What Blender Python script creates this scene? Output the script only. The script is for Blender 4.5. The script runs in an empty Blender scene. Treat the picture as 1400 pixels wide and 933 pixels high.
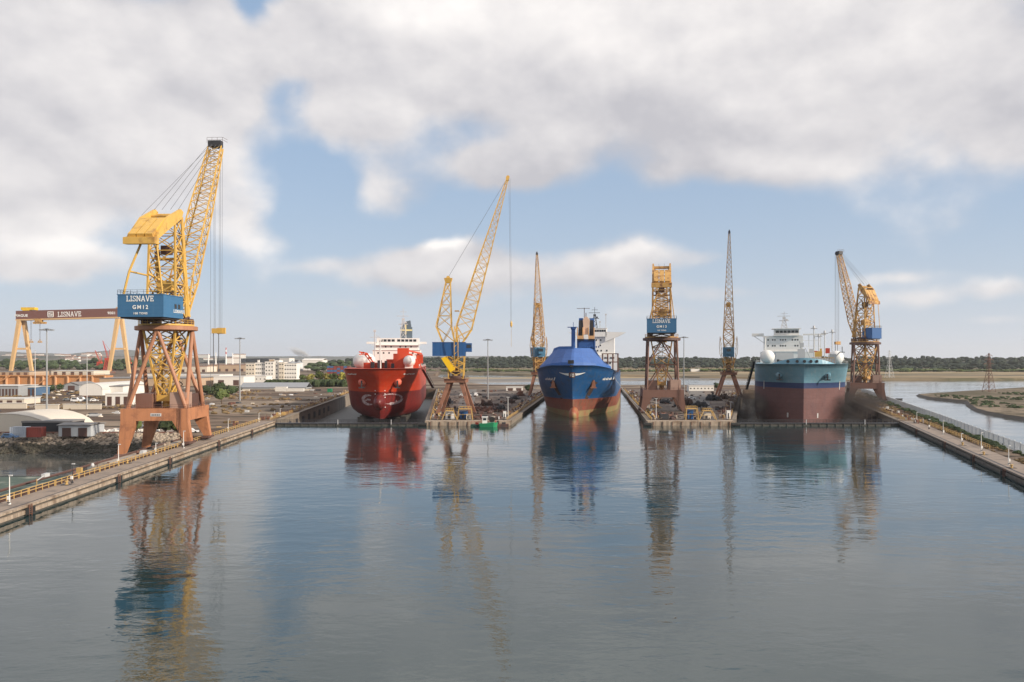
import bpy, bmesh, math, random
from mathutils import Vector, Matrix, noise
from mathutils.geometry import tessellate_polygon
R = math.radians
random.seed(7)
scene = bpy.context.scene
COL = scene.collection
F = 1089.0; CZ = 25.0                       # focal length in photo pixels, camera height
def PX(px, Y): return (px - 700.0) / F * Y
def PZ(py, Y): return CZ - (py - 490.0) / F * Y
def GY(py, z): return (CZ - z) * F / (py - 490.0)

# ------------------------------------------------------------------ camera
cam_d = bpy.data.cameras.new('camera'); cam = bpy.data.objects.new('camera', cam_d); COL.objects.link(cam)
cam.location = (0, 0, CZ); cam.rotation_euler = (R(90), 0, 0)
cam_d.sensor_width = 36; cam_d.lens = F / 1400 * 36; cam_d.shift_y = 23.5 / 1400
cam_d.clip_start = 0.5; cam_d.clip_end = 60000
scene.camera = cam
# ------------------------------------------------------------------ light
SUN_DIR = Vector((0.86, -0.40, 0.42)).normalized()
SUN_EL = math.asin(SUN_DIR.z); SUN_ROT = math.atan2(SUN_DIR.x, SUN_DIR.y)
sun_d = bpy.data.lights.new('sun', 'SUN'); sun = bpy.data.objects.new('sun', sun_d); COL.objects.link(sun)
sun_d.energy = 5.0; sun_d.angle = R(1.5); sun_d.color = (1.0, 0.88, 0.73)
sun.rotation_euler = (-SUN_DIR).to_track_quat('-Z', 'Y').to_euler()
sun.location = SUN_DIR * 300
scene.view_settings.view_transform = 'Standard'; scene.view_settings.look = 'None'
scene.view_settings.gamma = 1.0; scene.view_settings.use_curve_mapping = False
scene.view_settings.exposure = 0.14
scene.cycles.max_bounces = 6; scene.cycles.diffuse_bounces = 2; scene.cycles.glossy_bounces = 3
scene.cycles.transmission_bounces = 2; scene.cycles.transparent_max_bounces = 6; scene.cycles.volume_bounces = 0
scene.cycles.caustics_reflective = False; scene.cycles.caustics_refractive = False
scene.cycles.sample_clamp_indirect = 4

# ------------------------------------------------------------------ node expression helper
class X:
    def __init__(s, nt, sock): s.nt = nt; s.s = sock
    def _m(s, op, *a):
        n = s.nt.nodes.new('ShaderNodeMath'); n.operation = op
        for i, v in enumerate((s,) + a):
            if isinstance(v, X): s.nt.links.new(v.s, n.inputs[i])
            else: n.inputs[i].default_value = v
        return X(s.nt, n.outputs[0])
    def __add__(s, o): return s._m('ADD', o)
    def __sub__(s, o): return s._m('SUBTRACT', o)
    def __mul__(s, o): return s._m('MULTIPLY', o)
    def __truediv__(s, o): return s._m('DIVIDE', o)
    __radd__ = __add__; __rmul__ = __mul__
    def exp(s): return s._m('EXPONENT')
    def clamp(s):
        r = s._m('ADD', 0.0); r.s.node.use_clamp = True; return r
    def smooth(s, a, b):
        n = s.nt.nodes.new('ShaderNodeMapRange'); n.interpolation_type = 'SMOOTHSTEP'
        s.nt.links.new(s.s, n.inputs['Value']); n.inputs['From Min'].default_value = a; n.inputs['From Max'].default_value = b
        return X(s.nt, n.outputs['Result'])
def mixc(nt, fac, a, b, blend='MIX'):
    n = nt.nodes.new('ShaderNodeMix'); n.data_type = 'RGBA'; n.blend_type = blend
    for i, v in ((0, fac), (6, a), (7, b)):
        if isinstance(v, X): nt.links.new(v.s, n.inputs[i])
        elif i == 0: n.inputs[0].default_value = v
        else: n.inputs[i].default_value = (v[0], v[1], v[2], 1)
    return X(nt, n.outputs[2])
def nz(nt, vec, scale, detail=4, rough=0.5, out='Fac', dist=0.0):
    n = nt.nodes.new('ShaderNodeTexNoise'); n.inputs['Scale'].default_value = scale
    n.inputs['Detail'].default_value = detail; n.inputs['Roughness'].default_value = rough; n.inputs['Distortion'].default_value = dist
    nt.links.new(vec.s, n.inputs['Vector']); return X(nt, n.outputs[out])
def vmap(nt, vec, scale=(1, 1, 1), loc=(0, 0, 0), rot=(0, 0, 0)):
    n = nt.nodes.new('ShaderNodeMapping'); n.inputs['Scale'].default_value = scale; n.inputs['Location'].default_value = loc
    n.inputs['Rotation'].default_value = rot
    nt.links.new(vec.s, n.inputs['Vector']); return X(nt, n.outputs[0])

# ------------------------------------------------------------------ world: Nishita sky with a broken cloud layer
world = bpy.data.worlds.new('World'); scene.world = world; world.use_nodes = True
nt = world.node_tree; nt.nodes.clear()
wo = nt.nodes.new('ShaderNodeOutputWorld'); bg = nt.nodes.new('ShaderNodeBackground'); bg.inputs['Strength'].default_value = 0.1
nt.links.new(bg.outputs[0], wo.inputs['Surface'])
sky = nt.nodes.new('ShaderNodeTexSky'); sky.sky_type = 'NISHITA'; sky.sun_disc = False
sky.sun_elevation = SUN_EL; sky.sun_rotation = SUN_ROT; sky.air_density = 1.0; sky.dust_density = 1.2; sky.ozone_density = 1.4
tc = nt.nodes.new('ShaderNodeTexCoord'); D = X(nt, tc.outputs['Generated'])
sp = nt.nodes.new('ShaderNodeSeparateXYZ'); nt.links.new(D.s, sp.inputs[0])
dx, dy, dz = (X(nt, sp.outputs[i]) for i in range(3))
wn = nt.nodes.new('ShaderNodeTexNoise'); wn.inputs['Scale'].default_value = 7; wn.inputs['Detail'].default_value = 5; nt.links.new(D.s, wn.inputs['Vector'])
ws = nt.nodes.new('ShaderNodeSeparateXYZ'); nt.links.new(wn.outputs['Color'], ws.inputs[0])
az0 = dx._m('ARCTAN2', dy); el0 = dz._m('ARCSINE'); az = az0 + (X(nt, ws.outputs[0]) - 0.5) * 0.11; el = el0 + (X(nt, ws.outputs[1]) - 0.5) * 0.055
def blobs(lst):
    tot = None
    for px, py, rx, ry, w in lst:
        a = math.atan((px - 700) / F); e = math.atan((490 - py) / F * math.cos(a))
        sa = rx / F * math.cos(a) ** 2; se = ry / F * math.cos(a)
        u = (az - a) * (1 / sa); v = (el - e) * (1 / se)
        g = ((u * u + v * v) * -1.0).exp() * w
        tot = g if tot is None else tot + g
    return tot
cov = blobs([
    (60, 60, 250, 150, 0.95), (170, 150, 200, 120, 0.5), (40, 250, 190, 55, 0.6), (220, 220, 80, 60, 0.25),
    (640, 40, 260, 80, 0.75), (560, 110, 120, 50, 0.35), (880, 120, 280, 110, 0.9), (1230, 90, 260, 130, 0.95), (1420, 180, 130, 60, 0.5), (1000, 235, 170, 28, 0.35),
    (455, 175, 70, 38, 0.5), (345, 0, 30, 34, -0.55), (388, 125, 22, 50, -0.4), (285, 80, 70, 90, .35), (420, 60, 70, 60, .45), (890, 90, 60, 40, -0.25),
    (520, 268, 46, 34, 0.6), (690, 235, 62, 30, 0.85), (320, 305, 48, 34, 0.34), (395, 325, 40, 16, 0.25), (450, 290, 60, 50, -0.35), (420, 235, 40, 40, -0.3),
    (75, 362, 120, 30, 0.85), (10, 300, 120, 24, 0.45),
    (600, 350, 60, 30, 0.7), (560, 370, 120, 36, 0.6), (760, 368, 170, 36, 0.7), (850, 345, 45, 18, 0.35), (440, 362, 60, 14, 0.3),
    (970, 355, 55, 12, 0.3), (1030, 398, 110, 13, 0.42), (1370, 398, 70, 18, 0.6), (1250, 415, 60, 15, 0.45), (1220, 385, 60, 10, 0.35), (930, 425, 80, 10, 0.3), (480, 415, 60, 10, 0.3), (1360, 440, 90, 10, 0.3)])
high = el0.smooth(0.44, 0.62) * 0.55
back = (dy * -1.0).smooth(0.1, 0.6) * 0.55
cov = cov + high + back
Dn = vmap(nt, D, (1, 1, 1.45)); Dn2 = vmap(nt, D, (1, 1, 1.45), (0.010, -0.004, 0.030))
n1 = nz(nt, Dn, 5.6, 9, 0.52); n1b = nz(nt, Dn2, 5.6, 9, 0.52); nbig = nz(nt, Dn, 2.6, 3, 0.5)
dens = (cov + (nbig - 0.5) * (high * 4.2) + (n1 - 0.5) * 1.35).smooth(0.16, 0.66)
relief = ((n1 - n1b) * 3.4 + 0.5).clamp()
lowlit = blobs([(80, 338, 120, 16, 0.6), (598, 332, 34, 12, 1.3), (850, 340, 50, 12, 0.5), (520, 262, 30, 20, 0.3), (700, 215, 60, 25, 0.15), (620, 365, 140, 20, 0.25),
                (900, 50, 150, 60, 0.45), (60, 60, 220, 90, 0.35), (1280, 80, 150, 120, 0.35), (620, 20, 160, 50, 0.4), (1370, 390, 50, 8, 0.4), (1050, 230, 110, 18, 0.3),
                (900, 200, 200, 60, -0.22), (1150, 215, 150, 30, -0.15), (130, 250, 150, 40, -0.15), (700, 390, 250, 14, -0.2)])
lit = (relief * 0.55 + lowlit + (nbig - 0.5) * 1.7 + high * 0.5 + 0.03).clamp()
ccol = mixc(nt, lit, (5.4, 5.25, 5.5), (10.2, 9.7, 9.3))
skyc = X(nt, sky.outputs[0])
pale = mixc(nt, 0.62, skyc, (3.5, 5.0, 7.2))
# the air thickens towards the horizon
hz = ((el0 * -1.0) * 7.5).exp()
pale = mixc(nt, hz * 0.8, pale, (6.0, 6.45, 7.1))
full = mixc(nt, dens * 0.93, pale, ccol)
full = mixc(nt, ((el0 * -1.0) * 22.0).exp() * 0.75, full, (6.6, 6.85, 7.3))
below = (dz * -1.0).smooth(0.0, 0.03)
full = mixc(nt, below, full, (1.2, 1.15, 1.05))
nt.links.new(full.s, bg.inputs['Color'])

# ------------------------------------------------------------------ materials
MATS = {}
def mat(name, col, rough=0.6, metal=0.0, var=0.12, vscale=0.4, dirt=None, dirt_amt=0.0, dscale=0.25, bump=0.0, bscale=3.0, streak=None, streak_amt=0.0, spec=0.4, plates=0.0):
    if name in MATS: return MATS[name]
    m = bpy.data.materials.new(name); m.use_nodes = True; t = m.node_tree
    b = t.nodes['Principled BSDF']; b.inputs['Roughness'].default_value = rough; b.inputs['Metallic'].default_value = metal
    b.inputs['Specular IOR Level'].default_value = spec
    c = t.nodes.new('ShaderNodeTexCoord'); o = X(t, c.outputs['Object'])
    base = mixc(t, nz(t, o, vscale, 4, 0.6), [v * (1 - var) for v in col], [min(1, v * (1 + var)) for v in col])
    if dirt is not None:
        f = nz(t, o, dscale, 6, 0.65).smooth(0.62 - dirt_amt * 0.35, 0.75 - dirt_amt * 0.2)
        base = mixc(t, f * min(1.0, 0.5 + dirt_amt), base, dirt)
    if streak is not None:
        f = nz(t, vmap(t, o, (1.1, 1.1, 0.07)), 1.0, 5, 0.6).smooth(0.62 - streak_amt * 0.3, 0.78)
        base = mixc(t, f * streak_amt, base, streak)
    if plates:
        br = t.nodes.new('ShaderNodeTexBrick'); s3 = t.nodes.new('ShaderNodeSeparateXYZ'); c3 = t.nodes.new('ShaderNodeCombineXYZ'); t.links.new(o.s, s3.inputs[0])
        t.links.new((X(t, s3.outputs[0])._m('ABSOLUTE') + X(t, s3.outputs[1])).s, c3.inputs[0]); t.links.new(s3.outputs[2], c3.inputs[1]); t.links.new(c3.outputs[0], br.inputs['Vector'])
        br.inputs['Scale'].default_value = 1; br.inputs['Brick Width'].default_value = 7; br.inputs['Row Height'].default_value = 2.3; br.inputs['Mortar Size'].default_value = .06; br.inputs['Mortar Smooth'].default_value = .5
        br.inputs['Color1'].default_value = (1, 1, 1, 1); br.inputs['Color2'].default_value = (1 - plates * .6,) * 3 + (1,); br.inputs['Mortar'].default_value = (1 - plates * 1.6,) * 3 + (1,)
        base = mixc(t, 1.0, base, X(t, br.outputs['Color']), 'MULTIPLY')
        wp = nz(t, vmap(t, o, (.35, .35, .6)), 1.0, 3, .5); bn = t.nodes.new('ShaderNodeBump'); bn.inputs['Distance'].default_value = .12; t.links.new(wp.s, bn.inputs['Height']); t.links.new(bn.outputs[0], b.inputs['Normal'])
    t.links.new(base.s, b.inputs['Base Color'])
    if bump > 0:
        bn = t.nodes.new('ShaderNodeBump'); bn.inputs['Strength'].default_value = 1.0; bn.inputs['Distance'].default_value = bump
        t.links.new(nz(t, o, bscale, 5, 0.6).s, bn.inputs['Height']); t.links.new(bn.outputs[0], b.inputs['Normal'])
    MATS[name] = m; return m
RUST = (0.16, 0.06, 0.03)
M_yel = mat('crane_yellow', (0.62, 0.38, 0.09), 0.5, var=0.15, dirt=(0.30, 0.15, 0.05), dirt_amt=0.25)
M_yel2 = mat('weathered_yellow', (0.50, 0.29, 0.09), 0.6, var=0.2, dirt=RUST, dirt_amt=0.45, dscale=0.5)
M_yel3 = mat('bright_yellow', (0.80, 0.48, 0.01), 0.45, var=0.08)
M_sand_yel = mat('pale_yellow', (0.60, 0.40, 0.20), 0.55, var=0.12, streak=(0.4, 0.2, 0.08), streak_amt=0.4)
M_org = mat('crane_orange', (0.45, 0.195, 0.095), 0.55, var=0.14, dirt=(0.26, 0.11, 0.06), dirt_amt=0.4, streak=(0.2, 0.09, 0.055), streak_amt=0.6)
M_tube = mat('faded_brown_paint', (0.37, 0.175, 0.10), 0.55, var=0.15, streak=(0.2, 0.08, 0.05), streak_amt=0.4)
M_brn = mat('red_brown_paint', (0.18, 0.095, 0.072), 0.6, var=0.15, streak=(0.10, 0.05, 0.04), streak_amt=0.4)
M_dbrn = mat('dark_brown_steel', (0.10, 0.055, 0.045), 0.6, var=0.2)
M_rustleg = mat('rusty_brown_leg', (0.26, 0.12, 0.075), 0.65, var=0.2, dirt=(0.12, 0.06, 0.04), dirt_amt=0.4)
M_blue = mat('crane_blue', (0.045, 0.145, 0.28), 0.45, var=0.1, streak=(0.10, 0.2, 0.3), streak_amt=0.35)
M_dblue = mat('deep_blue', (0.02, 0.09, 0.25), 0.45, var=0.1)
M_cabblue = mat('cab_light_blue', (0.06, 0.17, 0.27), 0.4)
M_white = mat('white_paint', (0.74, 0.73, 0.70), 0.5, var=0.05, streak=(0.5, 0.42, 0.35), streak_amt=0.25)
M_letter = mat('white_lettering', (0.82, 0.82, 0.80), 0.5, var=0.03)
M_dark = mat('dark_steel', (0.035, 0.035, 0.04), 0.55, var=0.3)
M_grey = mat('galvanised_steel', (0.30, 0.31, 0.32), 0.5, metal=0.2, var=0.15)
M_lgrey = mat('light_grey_paint', (0.50, 0.50, 0.50), 0.55, var=0.1)
M_rope = mat('steel_rope', (0.12, 0.12, 0.13), 0.6)
M_glass = mat('dark_glass', (0.02, 0.025, 0.03), 0.12, spec=0.6)
M_conc = mat('quay_concrete', (0.36, 0.31, 0.26), 0.85, var=0.15, vscale=0.6, dirt=(0.19, 0.16, 0.13), dirt_amt=0.45, dscale=0.35, bump=0.03)
M_conc2 = mat('pale_concrete', (0.40, 0.32, 0.245), 0.85, var=0.15, dirt=(0.22, 0.15, 0.10), dirt_amt=0.45, streak=(0.12, 0.09, 0.07), streak_amt=0.8)
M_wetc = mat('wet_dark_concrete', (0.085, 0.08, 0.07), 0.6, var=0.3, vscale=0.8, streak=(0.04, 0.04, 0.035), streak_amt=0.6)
M_wallc = mat('dock_wall_concrete', (0.24, 0.20, 0.16), 0.85, var=0.2, streak=(0.07, 0.06, 0.05), streak_amt=0.9)
M_path = mat('quay_paving', (0.27, 0.215, 0.175), 0.9, var=0.15, vscale=0.8, dirt=(0.17, 0.14, 0.12), dirt_amt=0.4)
M_asph = mat('worn_asphalt', (0.13, 0.12, 0.115), 0.9, var=0.2, dirt=(0.22, 0.19, 0.16), dirt_amt=0.4, dscale=0.1)
M_rail = mat('railing_yellow', (0.46, 0.30, 0.11), 0.55, var=0.2)
M_red = mat('signal_red', (0.50, 0.06, 0.03), 0.5)
M_rusty = mat('rusted_steel', (0.17, 0.08, 0.055), 0.8, var=0.35, vscale=1.0, dirt=(0.06, 0.04, 0.04), dirt_amt=0.5)
M_black = mat('black_rubber', (0.02, 0.02, 0.02), 0.8)
M_green = mat('tug_green', (0.02, 0.22, 0.10), 0.5)

def ground_mat(name, cols, scale, stretch=(1, 1, 1), bump=0.15, rough=0.95):
    """cols: four base colours picked by two layers of noise"""
    m = bpy.data.materials.new(name); m.use_nodes = True; t = m.node_tree
    b = t.nodes['Principled BSDF']; b.inputs['Roughness'].default_value = rough; b.inputs['Specular IOR Level'].default_value = 0.15
    g = t.nodes.new('ShaderNodeNewGeometry'); p = vmap(t, X(t, g.outputs['Position']), stretch)
    a = nz(t, p, scale, 8, 0.62); c = nz(t, p, scale * 4.3, 6, 0.65); d = nz(t, p, scale * 0.35, 3, 0.5); e = nz(t, p, scale * 17, 4, 0.6)
    col = mixc(t, a.smooth(0.42, 0.58), cols[0], cols[1])
    col = mixc(t, c.smooth(0.50, 0.62), col, cols[2])
    col = mixc(t, (d * 0.6 + a * 0.4).smooth(0.5, 0.60) * 0.85, col, cols[3])
    col = mixc(t, (e - 0.5) * 0.9 + 0.45, col, mixc(t, 0.6, col, (0.05, 0.045, 0.04)))
    t.links.new(col.s, b.inputs['Base Color'])
    bn = t.nodes.new('ShaderNodeBump'); bn.inputs['Distance'].default_value = bump
    t.links.new(e.s, bn.inputs['Height']); t.links.new(bn.outputs[0], b.inputs['Normal'])
    MATS[name] = m; return m
G_yard = ground_mat('yard_dirt', [(0.125, 0.08, 0.055), (0.29, 0.215, 0.155), (0.05, 0.038, 0.027), (0.36, 0.29, 0.22)], 0.022, (0.45, 1.3, 1))
G_pier = ground_mat('pier_ground', [(0.14, 0.105, 0.09), (0.21, 0.17, 0.145), (0.06, 0.045, 0.04), (0.26, 0.21, 0.175)], 0.05, (1, 0.5, 1))
G_strip = ground_mat('quay_strip_soil', [(0.22, 0.165, 0.115), (0.30, 0.24, 0.175), (0.07, 0.07, 0.035), (0.25, 0.15, 0.05)], 0.12)
G_island = ground_mat('saltmarsh', [(0.20, 0.155, 0.105), (0.30, 0.235, 0.17), (0.08, 0.068, 0.04), (0.10, 0.085, 0.048)], 0.03, (1, 0.5, 1))
G_far = ground_mat('far_land', [(0.20, 0.165, 0.11), (0.42, 0.32, 0.19), (0.08, 0.085, 0.045), (0.30, 0.21, 0.12)], 0.004, (0.35, 1, 1))
G_mud = ground_mat('tidal_mud', [(0.21, 0.19, 0.17), (0.30, 0.26, 0.22), (0.13, 0.125, 0.11), (0.24, 0.22, 0.20)], 0.01, (0.3, 1, 1), rough=0.55)
G_sand = ground_mat('tidal_sand', [(0.50, 0.37, 0.20), (0.42, 0.32, 0.19), (0.30, 0.24, 0.16), (0.52, 0.41, 0.25)], 0.01, (0.3, 1, 1))
G_hill = ground_mat('hill_scrub', [(0.08, 0.09, 0.06), (0.14, 0.13, 0.10), (0.05, 0.06, 0.045), (0.2, 0.18, 0.15)], 0.002)

def water_mat(name, base, amp, scale):
    m = bpy.data.materials.new(name); m.use_nodes = True; t = m.node_tree
    b = t.nodes['Principled BSDF']; b.inputs['Roughness'].default_value = 0.03; b.inputs['IOR'].default_value = 1.7
    g = t.nodes.new('ShaderNodeNewGeometry'); p = X(t, g.outputs['Position'])
    body = mixc(t, nz(t, p, 0.02, 3), base, [v * 1.25 for v in base]); t.links.new(body.s, b.inputs['Base Color'])
    p1 = vmap(t, p, (1, 1.6, 1), rot=(0, 0, 0.25)); p2 = vmap(t, p, (1, 1.8, 1), rot=(0, 0, -0.35))
    big = nz(t, p1, 0.06, 2, 0.5); sw = nz(t, p2, 0.21, 2, 0.5, dist=0.6); sw2 = nz(t, p1, 0.36, 2, 0.5, dist=0.5); mid = nz(t, p2, 0.95, 2, 0.55, dist=0.3); fine = nz(t, p1, 2.6, 2, 0.6)
    calm = nz(t, vmap(t, p, (1, 2.2, 1)), 0.018, 4, 0.6).smooth(0.38, 0.62) * 1.0 + 0.3
    hgt = big * 0.06 + (sw * 0.042 + sw2 * 0.038) * calm + (mid * 0.017 + fine * 0.0025) * calm
    bn = t.nodes.new('ShaderNodeBump'); bn.inputs['Strength'].default_value = 1.0; bn.inputs['Distance'].default_value = amp
    t.links.new(hgt.s, bn.inputs['Height']); t.links.new(bn.outputs[0], b.inputs['Normal'])
    MATS[name] = m; return m
W_basin = water_mat('basin_water', (0.014, 0.032, 0.034), 1.0, 0.5)
W_est = water_mat('estuary_water', (0.08, 0.085, 0.08), 0.8, 0.4)

# ------------------------------------------------------------------ mesh builder
class MB:
    def __init__(s, T=None): s.v = []; s.f = []; s.mi = []; s.T = T; s.m = 0; s.sm = []; s.smooth = False
    def add(s, vs, fs):
        o = len(s.v)
        for p in vs:
            p = Vector(p); s.v.append(s.T @ p if s.T is not None else p)
        for q in fs: s.f.append([o + i for i in q]); s.mi.append(s.m); s.sm.append(s.smooth)
    def box(s, x0, x1, y0, y1, z0, z1):
        s.add([(x0, y0, z0), (x1, y0, z0), (x1, y1, z0), (x0, y1, z0), (x0, y0, z1), (x1, y0, z1), (x1, y1, z1), (x0, y1, z1)],
              [(0, 3, 2, 1), (4, 5, 6, 7), (0, 1, 5, 4), (1, 2, 6, 5), (2, 3, 7, 6), (3, 0, 4, 7)])
    def cbox(s, c, d): s.box(c[0] - d[0] / 2, c[0] + d[0] / 2, c[1] - d[1] / 2, c[1] + d[1] / 2, c[2] - d[2] / 2, c[2] + d[2] / 2)
    def hexa(s, b4, t4):
        s.add(list(b4) + list(t4), [(0, 3, 2, 1), (4, 5, 6, 7), (0, 1, 5, 4), (1, 2, 6, 5), (2, 3, 7, 6), (3, 0, 4, 7)])
    def beam(s, p, q, r, r2=None, n=4, caps=True):
        p = Vector(p); q = Vector(q); d = q - p
        if d.length < 1e-6: return
        d.normalize(); up = Vector((0, 0, 1)) if abs(d.z) < 0.95 else Vector((0, 1, 0))
        a = d.cross(up).normalized(); b = a.cross(d); r2 = r if r2 is None else r2
        vs = []
        for c, rr in ((p, r), (q, r2)):
            for i in range(n):
                t = 2 * math.pi * (i + 0.5) / n; vs.append(c + (a * math.cos(t) + b * math.sin(t)) * rr)
        fs = [(i, (i + 1) % n, n + (i + 1) % n, n + i) for i in range(n)]
        if caps: fs += [tuple(reversed(range(n))), tuple(range(n, 2 * n))]
        s.add(vs, fs)
    def poly(s, pts, r, n=4):
        for a, b in zip(pts, pts[1:]): s.beam(a, b, r, n=n)
    def lathe(s, prof, c=(0, 0, 0), n=16, axis='z'):
        vs = []
        for r, h in prof:
            for i in range(n):
                t = 2 * math.pi * i / n; x, y = r * math.cos(t), r * math.sin(t)
                vs.append({'z': (c[0] + x, c[1] + y, c[2] + h), 'x': (c[0] + h, c[1] + x, c[2] + y), 'y': (c[0] + x, c[1] + h, c[2] + y)}[axis])
        fs = []
        for k in range(len(prof) - 1):
            for i in range(n): fs.append((k * n + i, k * n + (i + 1) % n, (k + 1) * n + (i + 1) % n, (k + 1) * n + i))
        fs += [tuple(reversed(range(n))), tuple(range((len(prof) - 1) * n, len(prof) * n))]
        s.add(vs, fs)
    def ball(s, c, rx, ry=None, rz=None, n=14, k=8):
        ry = rx if ry is None else ry; rz = rx if rz is None else rz
        vs = []
        for j in range(1, k):
            ph = math.pi * j / k
            for i in range(n):
                t = 2 * math.pi * i / n
                vs.append((c[0] + rx * math.sin(ph) * math.cos(t), c[1] + ry * math.sin(ph) * math.sin(t), c[2] - rz * math.cos(ph)))
        b = len(vs); vs += [(c[0], c[1], c[2] - rz), (c[0], c[1], c[2] + rz)]
        fs = [(j * n + i, j * n + (i + 1) % n, (j + 1) * n + (i + 1) % n, (j + 1) * n + i) for j in range(k - 2) for i in range(n)]
        fs += [(b, (i + 1) % n, i) for i in range(n)] + [(b + 1, (k - 2) * n + i, (k - 2) * n + (i + 1) % n) for i in range(n)]
        s.add(vs, fs)
    def prism(s, pts, z0, z1, bottom=True):
        n = len(pts); vs = [(p[0], p[1], z0) for p in pts] + [(p[0], p[1], z1) for p in pts]
        tri = tessellate_polygon([[Vector((p[0], p[1], 0)) for p in pts]])
        fs = []
        for t in tri:
            a, b, c = (Vector((pts[i][0], pts[i][1])) for i in t)
            up = (b - a).cross(c - a) > 0
            t = tuple(t) if up else tuple(reversed(t))
            fs.append(tuple(n + i for i in t))
            if bottom: fs.append(tuple(reversed(t)))
        fs += [(i, (i + 1) % n, n + (i + 1) % n, n + i) for i in range(n)]
        s.add(vs, fs)
    def lattice(s, q0, q1, nb, rc, rb, X_=True, faces=(0, 1, 2, 3), horiz=True, n=4):
        q0 = [Vector(p) for p in q0]; q1 = [Vector(p) for p in q1]
        for a, b in zip(q0, q1): s.beam(a, b, rc, n=n)
        for k in range(nb):
            t0, t1 = k / nb, (k + 1) / nb
            A = [a.lerp(b, t0) for a, b in zip(q0, q1)]; B = [a.lerp(b, t1) for a, b in zip(q0, q1)]
            for i in faces:
                j = (i + 1) % 4
                if horiz and (k > 0): s.beam(A[i], A[j], rb, caps=False)
                if X_ is True: s.beam(A[i], B[j], rb, caps=False); s.beam(A[j], B[i], rb, caps=False)
                elif X_ == 'K':
                    mid = B[i].lerp(B[j], 0.5); s.beam(A[i], mid, rb, caps=False); s.beam(A[j], mid, rb, caps=False); s.beam(B[i], B[j], rb, caps=False)
                else:
                    if k % 2: s.beam(A[i], B[j], rb, caps=False)
                    else: s.beam(A[j], B[i], rb, caps=False)
    def build(s, name, m, parent=None, recalc=False):
        me = bpy.data.meshes.new(name); me.from_pydata([tuple(p) for p in s.v], [], s.f)
        for mm in (m if isinstance(m, (list, tuple)) else [m]): me.materials.append(mm)
        me.polygons.foreach_set('material_index', s.mi); me.polygons.foreach_set('use_smooth', s.sm)
        if recalc:
            bm = bmesh.new(); bm.from_mesh(me); bmesh.ops.recalc_face_normals(bm, faces=bm.faces); bm.to_mesh(me); bm.free()
        me.update()
        o = bpy.data.objects.new(name, me); COL.objects.link(o)
        if parent is not None: o.parent = parent
        return o
def tag(o, label=None, cat=None, group=None, kind=None):
    if label: o['label'] = label
    if cat: o['category'] = cat
    if group: o['group'] = group
    if kind: o['kind'] = kind
    return o
def thing(name, label, cat, loc=(0, 0, 0), rz=0, group=None):
    o = bpy.data.objects.new(name, None); COL.objects.link(o); o.location = loc; o.rotation_euler = (0, 0, rz)
    o.empty_display_size = 1
    return tag(o, label, cat, group)
def dup(root, loc, rz, label, group=None):
    r = root.copy(); COL.objects.link(r); r.location = loc; r.rotation_euler = (0, 0, rz); r['label'] = label
    if group: r['group'] = group
    for ch in list(root.children):
        c = ch.copy(); COL.objects.link(c); c.parent = r
        for g in ch.children:
            d = g.copy(); COL.objects.link(d); d.parent = c
    return r
def structure(mb, name, m, cat=None, **k):
    o = mb.build(name, m, **k); o['kind'] = 'structure'; return o

# ------------------------------------------------------------------ lettering
SLAB = {
 'L': (0.8, [((0.2, 0), (0.2, 1)), ((0, 0.06), (0.75, 0.06)), ((0.02, 0.94), (0.4, 0.94)), ((0.72, 0.0), (0.72, 0.3))]),
 'I': (0.5, [((0.25, 0), (0.25, 1)), ((0.02, 0.06), (0.48, 0.06)), ((0.02, 0.94), (0.48, 0.94))]),
 'S': (0.75, [((0.68, 0.72), (0.66, 0.95)), ((0.66, 0.82), (0.5, 0.94)), ((0.5, 0.94), (0.25, 0.94)), ((0.25, 0.94), (0.1, 0.8)), ((0.1, 0.8), (0.12, 0.64)), ((0.12, 0.64), (0.55, 0.42)), ((0.55, 0.42), (0.66, 0.27)), ((0.66, 0.27), (0.58, 0.1)), ((0.58, 0.1), (0.4, 0.05)), ((0.4, 0.05), (0.18, 0.07)), ((0.18, 0.07), (0.08, 0.2)), ((0.08, 0.05), (0.06, 0.3))]),
 'N': (1.0, [((0.18, 0), (0.18, 1)), ((0.82, 0), (0.82, 1)), ((0.18, 0.98), (0.82, 0.04)), ((0.02, 0.05), (0.34, 0.05)), ((0.0, 0.95), (0.25, 0.95)), ((0.65, 0.95), (0.98, 0.95))]),
 'A': (0.95, [((0.12, 0), (0.47, 1)), ((0.83, 0), (0.47, 1)), ((0.25, 0.32), (0.7, 0.32)), ((0.0, 0.05), (0.28, 0.05)), ((0.67, 0.05), (0.96, 0.05))]),
 'V': (0.95, [((0.12, 1), (0.47, 0)), ((0.83, 1), (0.47, 0)), ((0.0, 0.95), (0.28, 0.95)), ((0.67, 0.95), (0.96, 0.95))]),
 'E': (0.82, [((0.2, 0), (0.2, 1)), ((0, 0.06), (0.75, 0.06)), ((0, 0.94), (0.72, 0.94)), ((0.2, 0.5), (0.55, 0.5)), ((0.72, 0.0), (0.72, 0.28)), ((0.68, 0.74), (0.68, 1.0)), ((0.55, 0.38), (0.55, 0.62))]),
 ' ': (0.4, [])}
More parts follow.
